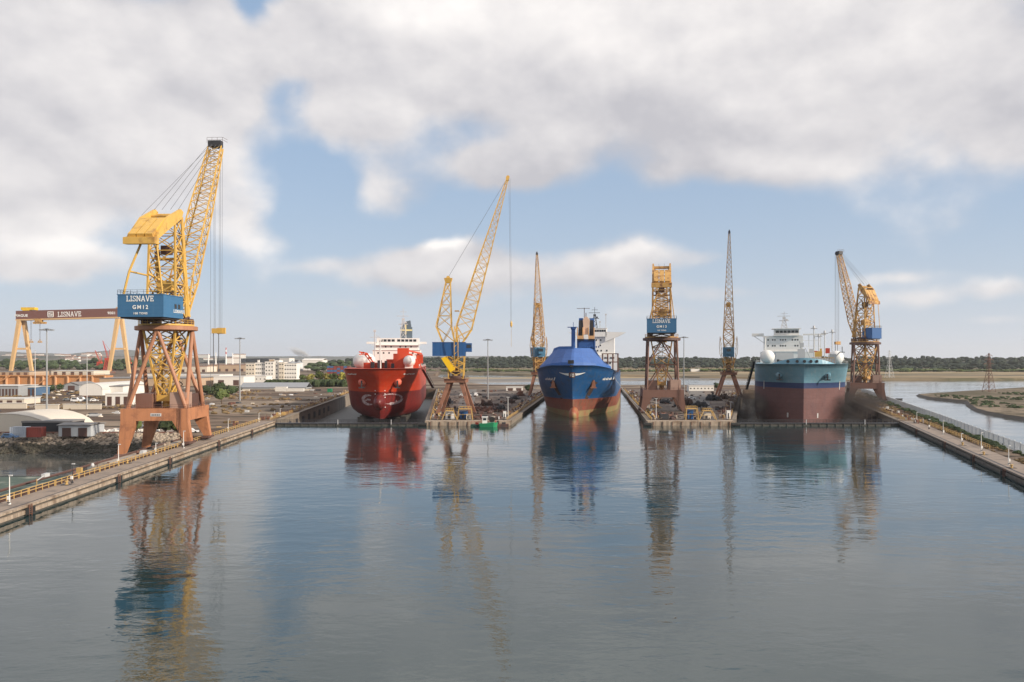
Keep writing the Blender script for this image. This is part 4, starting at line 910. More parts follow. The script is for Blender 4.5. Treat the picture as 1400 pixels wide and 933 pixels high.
bw = m.build('bow_bulwark', mat('bulwark_light_blue', (.16, .33, .43), .45), t)
m = MB()
for x in (-6.5, -2.8, .2, 2.8, 5.2): d = HT.at(x, 23.5); m.lathe([(.62, -.15), (.62, .3)], (x * .96, d + .15, 24.7), 14, 'y')
m.build('fairlead', M_dark, bw)
for sx in (-1, 1):
    x, z = sx * 9.5, 19.0; d = HT.at(x, z); m = MB(); m.lathe([(1.5, .8), (1.15, -.7), (.5, -.9)], (x, d, z), 14, 'y'); bl = m.build('anchor_bolster', H_teal, t)
    m = MB(); m.box(x - .3, x + .3, d - 1.3, d - .8, z - 2, z + .4); m.box(x - 1.2, x + 1.2, d - 1.3, d - .9, z - 2.3, z - 1.8); m.build('anchor', M_dark, bl)
m = MB()
for sx in (-1, 1): HT.decal([(sx * 15.5, 12.5), (sx * 15.5, 16.2)], .3, m=m, n=3, off=.08)
HT.decal([(-6, .8), (-6, 2.8)], .6, m=m, n=2); HT.decal([(6, .8), (6, 2.8)], .5, m=m, n=2)
m.build('load_marks', M_lgrey, t)
sphere_tank(-13.8, 26, 26.6, 3.1, t, 8); sphere_tank(15.2, 27, 26.3, 3.0, t, 8)
m = MB(); m.box(-10, -2, 40, 60, 23.6, 28.6); m.box(0, 14, 45, 62, 23.6, 26.2); m.box(2, 12, 20, 24, 23.6, 25.4); m.build('deck_house', M_lgrey, t)
m = MB(); m.box(4, 13, 14, 14.6, 26.0, 26.3)
for x in range(10): m.beam((4 + x, 14.3, 23.6), (4 + x, 14.3, 26.1), .1)
m.build('pipe_rack', M_yel2, t)
m = MB(); m.box(6.5, 9.5, 30, 33, 26.6, 29.2); m.box(8.6, 9.4, 30, 31, 29.2, 30.3); m.build('deck_engine', M_yel, t)
m = MB(); m.box(-16, 15, 106, 122, 23.6, 29.5); m.box(-14.2, 6, 107, 120, 29.5, 38.2); m.box(-8.8, 4.0, 106.4, 117, 38.2, 41.9); m.box(-20.5, -14.2, 107, 110, 38.0, 39.6); m.box(6, 17.5, 107, 109, 38.4, 39.2); m.box(-9.6, 5.2, 105.4, 106.4, 38.2, 38.5); m.box(-15, 6.4, 105.6, 107, 29.5, 29.8); m.box(-10, 5, 104.8, 118, 41.9, 42.2)
for x_ in (9, 12, 15): m.beam((x_, 108, 29.5), (x_, 108, 38.4), .22)
for z_ in (32.5, 35.5): m.beam((6, 108, z_), (15, 108, z_), .15)
m.beam((-19.5, 108, 38.2), (-14.3, 108, 34.5), .25)
sup = m.build('superstructure', M_white, t)
windows([-7.2, -5.2, -3.2, -1.2, .8, 2.8], 106.4, 40.4, 1.7, 1.3, sup); windows([-12, -9.6, -8.4, -5.5, -4.3, -3, 0.6, 2, 3.3], 107, 36, .7, .8, sup); windows([-12, -9.6, -8.4, -5.5, -4.3, -3, 2, 3.3], 107, 32.8, .7, .8, sup)
radar_mast(-3.5, 112, 42.2, 9.5, t)
for x, h in ((9, 17), (11.3, 13), (14, 14.5), (17.5, 15)):
    m = MB(); y = 72; m.beam((x, y, 23.6), (x, y, 23.6 + h), .28, n=6); m.box(x - 1.6, x + 1.6, y - .4, y + .4, 23.6 + h, 24.0 + h); m.lathe([(.6, 0), (.4, 1.2)], (x, y, 24 + h), 8); m.build('vent_post', M_lgrey, t)
m = MB(); m.beam((-14, 70, 23.6), (-14, 70, 36.5), .3, n=6); m.box(-15.4, -12.6, 69.7, 70.3, 36.5, 36.9); m.build('vent_post', M_white, t)
m = MB(); m.box(-1.4, 1.6, 18, 20, 25.4, 30); m.beam((0, 19, 30), (-.6, 19, 33.4), .3); m.cbox((.3, 19, 31.8), (1.6, 1.2, 1.8)); m.cbox((4.5, 24, 29.2), (1.6, 1.2, 1.8)); m.beam((4.5, 24, 25), (2, 24, 30.5), .16); m.build('foremast', M_lgrey, t)
m = MB(); m.box(11.8, 13.6, 40, 41.6, 28.2, 30.6); m.box(5.4, 6.6, 18, 20, 28.8, 29.2); m.build('rescue_boat_crate', M_red, t)
m = MB(); m.poly([(12, 22, 24), (16, 22, 28.6), (18, 22, 28.6)], .3); m.box(12, 14.5, 21, 24, 23.6, 27.8); m.box(16.8, 17.1, 21, 22, 28.6, 31); m.build('stores_crane', M_grey, t)
m = MB()
for i in range(22):
    rr = random.Random(i); x = rr.uniform(-12, 12); m.cbox((x, 12 + abs(x) * .7 + rr.uniform(0, 6), 24.3), (rr.uniform(.5, 1.5), 1, rr.uniform(.8, 2.4)))
m.build('deck_gear', M_dark, t)
ship_rail(HT, 12, 135, 23.6, t, 5)
for i in range(4):
    for x in (-9, 0, 9): m = MB(); m.box(x - 1.3, x + 1.3, 14 + i * 9, 16 + i * 9, -4.8, -3.2); m.build('keel_block', M_wetc, t)
# ---- dark blue ship afloat
H_blue = mat('hull_dark_blue', (0.010, 0.080, 0.225), 0.38, var=0.15, vscale=.2, dirt=(0.03, 0.06, 0.12), dirt_amt=.3, dscale=.3, streak=(0.07, 0.10, 0.15), streak_amt=0.6, spec=.5, plates=.15)
H_lblue = mat('whaleback_blue', (0.055, 0.13, 0.37), 0.6, var=0.12, vscale=.3, streak=(.06, .1, .25), streak_amt=.5, plates=.12)
H_blued = mat('bulwark_blue', (0.03, 0.11, 0.34), 0.6, var=.12)
H_boot = mat('boot_top_red', (0.22, 0.06, 0.038), 0.6, var=0.25, vscale=.4, dirt=(0.14, 0.06, 0.04), dirt_amt=.4, dscale=.25, streak=(0.16, 0.10, 0.06), streak_amt=0.8, plates=.15)
H_alg = mat('algae_waterline', (0.24, 0.20, 0.09), 0.7, var=0.3, vscale=.5, dirt=(0.30, 0.13, 0.07), dirt_amt=.4, dscale=.3)
t = thing('cargo_ship', 'dark blue ship with rusty red waterline and blue whaleback afloat in the middle dock', 'ship', (25.4, 334, 0), R(-8.8))
shb = lambda d: 4.2 * max(0.0, 1 - max(0, d) / 44.0) ** 1.5
HB = Hull(185, 34.4, -4.5, 17.8, [(-4.5, 5, 66, 1.0, 1.6), (0, 1.2, 60, 1.0, 1.6), (4, .8, 52, 1.05, 1.7), (8, .2, 44, 1.1, 1.75), (12, -1.6, 32, 1.25, 1.9), (15, -3.2, 28, 1.4, 2.0), (17.8, -5.0, 26, 1.6, 2.1)], 2.5, shb)
HB.build('hull', [(2.6, 1), (7.4, 2)], [H_alg, H_boot, H_blue, H_blue], t, [-4.5, -3, -1.5, 0, 1.3, 2.6, 4, 5.6, 7.4, 9, 11, 13, 15, 16.5, 17.8])
m = MB(); m.smooth = True; m.ball((0.3, 3.2, 1.2), 2.1, 6.0, 3.4, 16, 10); m.build('bulbous_bow', mat('bulb_orange', (.30, .09, .045), .6, var=.3, vscale=.5, dirt=(.28, .2, .09), dirt_amt=.5, dscale=.3), t)
# whaleback wind deflector over the bow
m = MB(); ks = [-1, -.86, -.62, -.30, -.04, .04, .30, .62, .86, 1]; lo = []; kn = []; hi = []
for k in ks:
    x = k * 15.9; d = HB.at(x, 17.7); lo.append((x * .99, d + .1, 17.8 + shb(d) + .02)); kn.append((x * .975, d + .45, 17.8 + shb(d) + 1.3))
    kk = max(-1, min(1, k * 1.25)); hi.append((k * 10.6, 4 + abs(k) ** 1.4 * 10, 29.0 if abs(k) < .8 else (28.2 if abs(k) < .9 else 25.0)))
n = len(ks)
m.m = 1; m.add(lo + kn, [(i, i + 1, n + i + 1, n + i) for i in range(n - 1)])
m.m = 0; m.add(kn + hi, [(i, i + 1, n + i + 1, n + i) for i in range(n - 1)])
m.m = 1; m.add(hi + [(p[0], p[1] + .3, p[2] + (1.1 if i_ < 5 else .35)) for i_, p in enumerate(hi)], [(i, i + 1, n + i + 1, n + i) for i in range(n - 1) if i not in (4,)])
m.m = 0; m.add(hi + [(0, 20, 29.2)], [(i, i + 1, n) for i in range(n - 1)]); m.add([kn[0], hi[0], (0, 20, 29.2), hi[-1], kn[-1]], [(0, 1, 2, 3, 4)])
wb = m.build('whaleback', [H_lblue, H_blued], t)
m = MB()
for i in range(7): x = 4.5 + i * .95; m.cbox((x, 9 + i * .9, 29.9), (.45, .8, .7))
m.build('mooring_bitts', H_blued, wb)
m = MB(); m.box(-1.5, .9, -5.4, -4.2, 22.7, 24.2); m.box(-.7, .5, -5.5, -4.4, 21.4, 22.2); m.build('bow_chock', M_black, wb)
m = MB()
def wing(sg): return HB.decal([(sg * 1.4, 18.2), (sg * 3.2, 18.4), (sg * 5.4, 19.0)], lambda k: .95 * (1 - k) + .12, m=m, off=.16, n=3)
wing(-1); wing(1); m.build('winged_emblem', M_letter, t)
m = MB(); HB.decal([(-1.2, 18.0), (1.2, 18.0)], 2.2, m=m, off=.2, n=2); em = m.build('emblem_shield', mat('emblem_brown', (.16, .07, .04), .6), t)
m = MB()
for a, b in (((.1, 17.3), (.1, 18.8)), ((.1, 17.3), (.8, 17.4)), ((.8, 17.4), (.8, 18.8)), ((-.7, 17.4), (-.4, 18.6)), ((.1, 18.1), (.7, 18.1))): HB.decal([a, b], .22, m=m, off=.26, n=1)
m.build('emblem_figures', M_letter, em)
for sg in (-1, 1):
    m = MB()
    for i in range(6): xx = sg * 12.3 + i * .62; HB.decal([(xx, 15.6), (xx + .3, 16.3 + (i % 2) * .3)], .32, m=m, n=1, off=.14)
    HB.decal([(sg * 12.3 + 4.1, 15.5), (sg * 12.3 + 4.7, 16.9)], .4, m=m, n=1, off=.14)
    m.build('ship_name', M_letter, t)
    m = MB(); HB.decal([(sg * 9.2, 15.2), (sg * 8.4, 14.0), (sg * 7.2, 11.2), (sg * 5.2, 7.6)], lambda k: 2.3 - 1.2 * k, m=m, off=.12, n=3); rc = m.build('rust_stained_recess', mat('anchor_recess_rust', (.055, .035, .03), .8, var=.4, vscale=.8), t)
    x, z = sg * 8.6, 14.6; d = HB.at(x, z) - .5; m = MB(); m.hexa([(x - .9, d - .4, z - 2), (x + .9, d - .4, z - 2), (x + .9, d, z - 2), (x - .9, d, z - 2)], [(x - .35, d - .4, z + 1.2), (x + .35, d - .4, z + 1.2), (x + .35, d, z + 1.2), (x - .35, d, z + 1.2)])
    m.box(x - 1.3, x + 1.3, d - .5, d - .1, z - 2.3, z - 1.9); m.build('anchor', mat('anchor_rust', (.30, .13, .08), .8, var=.3), t)
# two pedestal deck cranes seen end on
m = MB(); m.lathe([(.95, 0), (.9, 13), (1.2, 13.4), (1.2, 14)], (-2.0, 30, 25), 14); m.box(-2.8, -1.0, 29, 31, 17, 25); m.box(-4.6, -.2, 28.8, 31, 39, 39.3); m.beam((-2, 30, 39), (-2, 30, 41.5), .15); m.build('crane_post', H_blued, t)
for x0, dy in ((.4, 0), (5.6, 1)):
    m = MB(); y = 44 + dy; m.box(x0 - 1.3, x0 + 1.3, y, y + 4, 17, 33); m.hexa([(x0 - 1.3, y - .4, 33), (x0 + 1.3, y - .4, 33), (x0 + 1.3, y + 4.2, 33), (x0 - 1.3, y + 4.2, 33)], [(x0 - .8, y, 44), (x0 + 1.0, y, 44), (x0 + 1.0, y + 3, 44), (x0 - .8, y + 3, 44)])
    dc = m.build('deck_crane', H_blued, t)
    m = MB(); m.box(x0 - .8, x0 + .9, y - .7, y - .42, 35, 43); m.box(x0 - 1.6, x0 + 1.5, y - 2.2, y - .5, 33.4, 34.0); m.build('jib_cradle', M_dark, dc)
    m = MB(); m.box(x0 - 1.5, x0 + 1.4, y - 2.4, y - .6, 34.1, 35.6); m.box(x0 - 1.6, x0 - 1.2, y - 2.4, y - 1, 35.6, 39.5); m.box(x0 + 1.0, x0 + 1.4, y - 2.4, y - 1, 35.6, 39.5); cb = m.build('crane_cab', mat('cab_ochre', (.62, .36, .17), .5, var=.2), dc)
m = MB(); m.hexa([(1.9, 43, 36.2), (4.2, 43, 36.2), (4.2, 46, 36.2), (1.9, 46, 36.2)], [(1.5, 43, 43.0), (4.6, 43, 43.0), (4.6, 46, 43.0), (1.5, 46, 43.0)]); m.hexa([(1.5, 43, 43.0), (4.6, 43, 43.0), (4.6, 46, 43.0), (1.5, 46, 43.0)], [(2.4, 43, 44.6), (3.6, 43, 44.6), (3.6, 46, 44.6), (2.4, 46, 44.6)]); m.build('crane_head', mat('peach_paint', (.68, .48, .36), .5, var=.1), t)
m = MB(); m.box(-1.4, 7.0, 45, 52, 17.8, 33.5); m.box(-.5, 6, 43.4, 45, 30, 34); m.build('crane_house', H_blued, t)
m = MB(); m.beam((2.0, 46, 44), (2.0, 46, 49.0), .2); m.box(-1.6, 4.6, 45.8, 46.2, 48.6, 48.8); m.beam((2.8, 46, 44), (2.8, 46, 46.6), .25); m.build('head_antenna', M_dbrn, t)
m = MB(); m.box(-14, 15.5, 150, 168, 17.8, 27); m.box(-9, 13.4, 152, 166, 27, 38); m.box(-1, 8.8, 151, 160, 38, 43.2); m.box(-1.3, 9.1, 150.8, 160, 43.0, 43.3)
for sg in (-1, 1):
    m.hexa([(4 + sg * 4, 151, 35), (4 + sg * 4, 154, 35), (4 + sg * 12, 154, 38.2), (4 + sg * 12, 151, 38.2)] if sg > 0 else [(0, 154, 35), (0, 151, 35), (-8, 151, 38.2), (-8, 154, 38.2)],
           [(8, 151, 41), (8, 154, 41), (20.5, 154, 40.6), (20.5, 151, 40.6)] if sg > 0 else [(0, 154, 41), (0, 151, 41), (-14.5, 151, 40.6), (-14.5, 154, 40.6)])
sup = m.build('superstructure', M_white, t, recalc=True)
windows([.8, 2.2, 3.6, 5.0, 6.4, 7.8], 151, 41.6, 1.2, 1.2, sup); windows([2.6, 5.2], 151.9, 36.0, .8, .9, sup); windows([5], 151.9, 32.8, .8, .9, sup); windows([3.4, 5.6, 9], 151.9, 29.6, .8, .9, sup)
windows([8, 9.2, 11.4, 12.4, 13], 149.9, 25.2, .9, .9, sup); windows([9, 11], 149.9, 22, .9, .9, sup)
radar_mast(1.5, 154, 43.2, 13, t, M_dark)
for x, h in ((-1.5, 6), (4.6, 4), (8.2, 8.5)): m = MB(); m.beam((x, 156, 43.2), (x, 156, 43.2 + h), .25); m.cbox((x, 156, 43.2 + h), (1, .6, .8)); m.build('mast', M_lgrey, t)
m = MB()
for x in (9, 11.7, 14.4, 17):
    m.box(x - .35, x + .35, 85.5, 86.5, 17.8, 27.5)
for z in (27.3, 23): m.box(8.6, 17.4, 85.6, 86.4, z - .25, z + .25)
m.build('lashing_bridge', M_rusty, t)
ship_rail(HB, 30, 180, 17.8, t, 5, M_dbrn)
# gangways
def gangway(label, a, b):
    a = Vector(a); b = Vector(b); t = thing('gangway', label, 'gangway', tuple(b)); m = MB(); d = a - b; s_ = Vector((-d.y, d.x, 0)).normalized() * .75
    m.hexa([-s_ - Vector((0, 0, .3)), s_ - Vector((0, 0, .3)), d + s_ - Vector((0, 0, .3)), d - s_ - Vector((0, 0, .3))], [-s_, s_, d + s_, d - s_]); m.build('walkway', M_dark, t, recalc=True)
    m = MB()
    for s2 in (-s_, s_):
        m.beam(s2 + Vector((0, 0, 1.1)), d + s2 + Vector((0, 0, 1.1)), .09)
        for i in range(11): q = d * (i / 10) + s2; m.beam(q, q + Vector((0, 0, 1.1)), .06)
    m.build('handrail', M_dark, t)
gangway('dark gangway sloping from the red ship down to the left pier', (PX(578, 372), 372, 19.8), (PX(592, 378), 378, ZQ + 9.5))
gangway('dark gangway leaning from the right pier up to the pale blue ship', (PX(1031.5, 368), 368, 23.6), (PX(1021, 372), 372, ZQ + 9))
# ================================================================== VEGETATION
def leaf_mat(name, c, var=0.35):
    m = bpy.data.materials.new(name); m.use_nodes = True; t = m.node_tree; b = t.nodes['Principled BSDF']; b.inputs['Roughness'].default_value = .8; b.inputs['Specular IOR Level'].default_value = .15
    g = t.nodes.new('ShaderNodeNewGeometry'); p = X(t, g.outputs['Position'])
    col = mixc(t, nz(t, p, .09, 3).smooth(.35, .65), [v * (1 - var) for v in c], [v * (1 + var) for v in c]); col = mixc(t, nz(t, p, 1.2, 3).smooth(.4, .7) * .5, col, (c[0] * 1.5, c[1] * 1.2, c[2]))
    t.links.new(col.s, b.inputs['Base Color']); return m
L_dark = leaf_mat('foliage_dark', (0.045, 0.065, 0.030)); L_green = leaf_mat('foliage_green', (0.075, 0.10, 0.035)); L_yel = leaf_mat('foliage_yellowish', (0.17, 0.16, 0.045)); L_dry = leaf_mat('dry_scrub', (0.16, 0.115, 0.06)); L_pine = leaf_mat('foliage_pine', (0.027, 0.037, 0.026))
M_bark = mat('bark', (0.12, 0.085, 0.06), .9, var=.3)
def leaves(m, c, rx, ry, rz, n, size, rnd, clumps=7):
    cl = []
    for i in range(clumps):
        v = Vector((rnd.gauss(0, 1), rnd.gauss(0, 1), rnd.gauss(0, .8))).normalized() * rnd.uniform(.25, .72); cl.append((v, rnd.uniform(.28, .5)))
    for i in range(n):
        v, r = rnd.choice(cl); d = Vector((rnd.gauss(0, 1), rnd.gauss(0, 1), rnd.gauss(0, 1))).normalized(); q = v + d * r * rnd.uniform(.6, 1.0)
        p = Vector((c[0] + q.x * rx, c[1] + q.y * ry, c[2] + q.z * rz)); nrm = (d + Vector((rnd.uniform(-.5, .5), rnd.uniform(-.5, .5), rnd.uniform(-.2, .7)))).normalized()
        a = nrm.orthogonal().normalized(); b = nrm.cross(a); s = size * rnd.uniform(.6, 1.3); t_ = rnd.uniform(0, 3.14); a, b = a * math.cos(t_) + b * math.sin(t_), b * math.cos(t_) - a * math.sin(t_)
        m.add([p - a * s, p + b * s * .8, p + a * s * .9, p - b * s * .7], [(0, 1, 2, 3)])
def lump(m, c, rx, ry, rz, rnd, n=7, k=5):
    o = rnd.uniform(0, 99); vs = []
    for j in range(1, k):
        ph = math.pi * j / k
        for i in range(n):
            t = 2 * math.pi * i / n; v = Vector((math.sin(ph) * math.cos(t), math.sin(ph) * math.sin(t), -math.cos(ph))); f = 1 + .45 * noise.noise(v * 1.8 + Vector((o, o, 0)))
            vs.append((c[0] + rx * v.x * f, c[1] + ry * v.y * f, c[2] + rz * v.z * f))
    b = len(vs); vs += [(c[0], c[1], c[2] - rz), (c[0], c[1], c[2] + rz)]
    m.add(vs, [(j * n + i, j * n + (i + 1) % n, (j + 1) * n + (i + 1) % n, (j + 1) * n + i) for j in range(k - 2) for i in range(n)] + [(b, (i + 1) % n, i) for i in range(n)] + [(b + 1, (k - 2) * n + i, (k - 2) * n + (i + 1) % n) for i in range(n)])
def tree(label, px, py, h, w, m_=None, seed=0, z=1.54, name='tree', n=700, size=.42, group=None, Y=None):
    Y = Y or GY(py, z); rnd = random.Random(seed); t = thing(name, label, 'shrub' if name == 'shrub' else 'tree', (PX(px, Y), Y, z), 0, group)
    m = MB(); th = h * (.3 if name == 'tree' else .12); m.beam((0, 0, -.3), (0, 0, th + h * .15), .035 * h, .02 * h, 7)
    for i in range(5): a = i * 1.3 + seed; m.beam((0, 0, th * .8), (math.cos(a) * w * .28, math.sin(a) * w * .28, h * .62), .016 * h, .006 * h, 5)
    m.build('trunk', M_bark, t)
    m = MB(); cz = h * (.62 if name == 'tree' else .5); rz = h * (.38 if name == 'tree' else .5)
    lump(m, (0, 0, cz), w * .30, w * .30, rz * .6, rnd); leaves(m, (0, 0, cz), w / 2, w / 2, rz, n, size * h / 7, rnd, 9); m.build('crown', m_ or L_green, t); return t
def forest(label, rows, m_, seed, name='forest', sc=1.0, cat='wood'):
    rnd = random.Random(seed); m = MB()
    for (px0, px1, Y, z, h0, h1, sp) in rows:
        x = PX(px0, Y)
        while x < PX(px1, Y):
            y = Y + rnd.uniform(-35, 35) * sc; h = rnd.uniform(h0 * .8, h1 * 1.1) * (1 + .6 * noise.noise(Vector((x * .011, Y * .01, seed)))); w = sp * rnd.uniform(.9, 1.5)
            m.beam((x, y, z - 2), (x, y, z + h * .5), .35 * sc, .2 * sc, 4, caps=False); lump(m, (x, y, z + h * .62), w * .5, w * .5, h * .36, rnd, 6, 4); leaves(m, (x, y, z + h * .62), w * .62, w * .62, h * .42, 26, sp * .13, rnd, 5)
            x += sp * rnd.uniform(.55, 1.15)
    o = m.build(name, m_); return tag(o, label, cat, kind='stuff')
rows = [(430 if k < 4 else 560, 1500, 1900 + k * 85, k * 3.0 - 1, 9, 14, 13) for k in range(7)]
forest('dark pine wood along the far shore behind the cranes and ships', rows, L_pine, 3)
forest('nearer dark wood on the right part of the far shore', [(1150, 1480, 1620 + k * 60, k * 3.0 - 1, 9, 14, 12) for k in range(4)], L_pine, 8)
forest('dark wood on the far left behind the gantry crane legs', [(-40, 205, 1500 + k * 60, 1 + k * 2, 9, 14, 12) for k in range(5)], L_dark, 5)
forest('wooded rise beside the container stacks behind the red ship', [(425, 480, 1300 + k * 50, 2 + k * 3, 7, 11, 11) for k in range(4)], L_dark, 6)
for i, (x_, y_, w_, l_) in enumerate([]): pass
forest('band of scrub and low trees at the far field edge', [(590, 1460, 1500 + k * 30, -.2, 2, 5, 22) for k in range(2)], L_green, 15)
# hedge, trees and shrubs of the yard
m = MB(); rnd = random.Random(4)
for i in range(34):
    px = 366 + i * 3.35; Y = GY(529, 1.54) + rnd.uniform(-6, 6); lump(m, (PX(px, Y), Y, 4.2), 3.2, 3, 3.4, rnd); leaves(m, (PX(px, Y), Y, 4.4), 3.8, 3.4, 3.9, 130, .5, rnd, 6)
tag(m.build('hedge', L_dark), 'long dark green hedge in front of the pale apartment block', 'hedge')
k = 0
for px, py, h, w, mm, nm in [(424, 526, 11, 10, L_yel, 'yellowish'), (436, 525, 13, 11, L_green, 'green'), (447, 526, 11, 10, L_yel, 'ochre'), (457, 527, 12, 11, L_green, 'leafy'), (468, 527, 13, 10, mat('leaf_lime', (.30, .27, .05), .8, var=.3), 'bright yellow'), (476, 528, 11, 9, L_yel, 'tall yellowish'), (414, 524, 9, 9, L_green, 'low green')]:
    k += 1; tree(f'{nm} tree behind the hedge, number {k} from the left'.replace('number 1 from the left', 'beside the silos').replace('number 2 from the left', 'right of the first yellowish one').replace('number 3 from the left', 'in the middle of the row').replace('number 4 from the left', 'just right of the middle').replace('number 5 from the left', 'near the red ship').replace('number 6 from the left', 'touching the red ship').replace('number 7 from the left', 'lowest of the row'), px, py, h, w, mm, 20 + k, n=420, size=.6)
tree('round grey-green tree standing alone in the yard right of the orange portal', 303, 553, 9.5, 9.5, L_green, 31, n=1000)
for i, (px, py, h, w, lab) in enumerate([(283, 541, 8, 14, 'dark bush left of the lone yard tree'), (300, 540, 9, 15, 'broad dark bush behind the lone yard tree'), (317, 541, 7.5, 13, 'dark bush below the tall light mast'), (68, 538, 7, 12, 'round dark bush beside the arched hangar'), (81, 535, 6, 7, 'small dark bush behind the hangar'),
                                        (708, 541, 0, 0, ''), (722, 537, 6.5, 7, 'dark bush beside the white hut on the left pier'), (981, 533, 6, 8, 'dark bush behind the hut on the right pier')]):
    if h: tree(lab, px, py, h, w, L_dark, 40 + i, name='shrub', n=600)
for i, (px, py, h, w, lab) in enumerate([(187, 603, 6.5, 5, 'thin leafy bush between the left portal legs'), (226, 606, 5.5, 8, 'dense dark bush under the orange portal'), (242, 603, 4.5, 5, 'small bush beside the right portal leg'), (178, 608, 4, 5, 'low scrub at the foot of the left portal leg')]):
    tree(lab, px, py, h, w, L_dark if i % 2 else L_green, 60 + i, name='shrub', n=900, size=.35, Y=246 + i)
def scatter(name, label, fn, n, m_, seed, hr=(.3, 1.1), lv=12, cat='scrub', size=.25):
    rnd = random.Random(seed); m = MB()
    for i in range(n):
        p = fn(rnd)
        if p is None: continue
        h = rnd.uniform(*hr); lump(m, (p[0], p[1], p[2] + h * .3), h * rnd.uniform(.7, 1.5), h * rnd.uniform(.7, 1.5), h * .55, rnd, 6, 4); leaves(m, (p[0], p[1], p[2] + h * .4), h * 1.4, h * 1.4, h * .7, lv, size, rnd, 4)
    return tag(m.build(name, m_), label, cat, kind='stuff')
ISL = [W(1268, 543), W(1300, 547.2), W(1324, 550), W(1330, 556), W(1340, 561), W(1352, 564.5), W(1377, 569.5), W(1410, 575), W(1500, 587), W(1540, 547), W(1498, 533), W(1400, 533), W(1352, 536.5), W(1300, 540)]
def island_pt(r):
    x = r.uniform(245, 420); y = r.uniform(345, 700); c = False
    for (x0, y0), (x1, y1) in zip(ISL, ISL[1:] + ISL[:1]):
        if (y0 > y) != (y1 > y) and x < (x1 - x0) * (y - y0) / (y1 - y0) + x0: c = not c
    return (x, y, -1.75) if c and noise.noise(Vector((x * .022, y * .012, 2))) > .04 else None
def f_strip(lo, hi, y0=95, y1=520):
    def f(r):
        Y = y0 + (y1 - y0) * r.random() ** 1.3; a = r.uniform(lo, hi); w = fenceR(Y) - rw(Y) - 7
        if noise.noise(Vector((Y * .05, a * 2, 1))) < -.12: return None
        return (rw(Y) + 6.8 + w * a, Y, 1.5)
    return f
scatter('scrub', 'dark green scrub along the foot of the right-hand fence', f_strip(.62, .97), 800, L_dark, 11, (.3, 1.2))
scatter('dry_scrub', 'dry brown weeds on the strip beside the right quay walk', f_strip(-.05, .8), 2300, L_dry, 12, (.15, .6))
scatter('saltmarsh_scrub', 'dark salt scrub patches on the marsh island at right', island_pt, 1700, L_dark, 13, (.5, 1.5), 8, size=.45)
scatter('yard_scrub', 'low dry scrub scattered over the yard ground', lambda r: (lambda x, y: (x, y, 1.5) if noise.noise(Vector((x * .012, y * .02, 5))) > .05 and x < lw(y) - 12 else None)(r.uniform(-330, -95), r.uniform(285, 560)), 1600, L_dry, 14, (.3, 1.3), 8, size=.4)
# riprap
rnd = random.Random(9); m = MB()
for i in range(5200):
    x = rnd.uniform(-190, -101) if i < 3600 else rnd.uniform(-330, -101); k = rnd.random(); y = 243 - 9 * k; z = 1.9 - 5.0 * k; r = rnd.uniform(.25, .75)
    m.m = 1 if z < -.7 + rnd.uniform(-.5, .5) else 0; lump(m, (x, y + rnd.uniform(-.5, .5), z + rnd.uniform(-.2, .2)), r * rnd.uniform(.8, 1.5), r, r * .8, rnd, 5, 4)
tag(m.build('riprap', [mat('riprap_stone', (.34, .28, .22), .9, var=.35, vscale=.4, dirt=(.12, .09, .07), dirt_amt=.4, dscale=.15), mat('wet_weedy_stone', (.05, .045, .032), .7, var=.4, vscale=.5)]), 'rough stone riprap bank sloping to the canal', 'stones', kind='stuff')
m = MB(); m.prism([(-400, 231.5), (-101, 231.5), (-101, 243.5), (-400, 243.5)], -5, -3.2); m.hexa([(-400, 233, -3.4), (-101, 233, -3.4), (-101, 244, -3.4), (-400, 244, -3.4)], [(-400, 241, 1.2), (-101, 241, 1.2), (-101, 244, 1.4), (-400, 244, 1.4)]); structure(m, 'canal_bank', M_bank)
m = MB(); m.beam((-330, 244.5, 2.0), (-104, 244.5, 2.0), .45, n=8)
for i in range(38): m.box(-328 + i * 6, -327.5 + i * 6, 244, 245, 1.4, 2.0)
tag(m.build('pipeline', M_rusty), 'rusty brown pipeline running along the top of the stone bank', 'pipe')

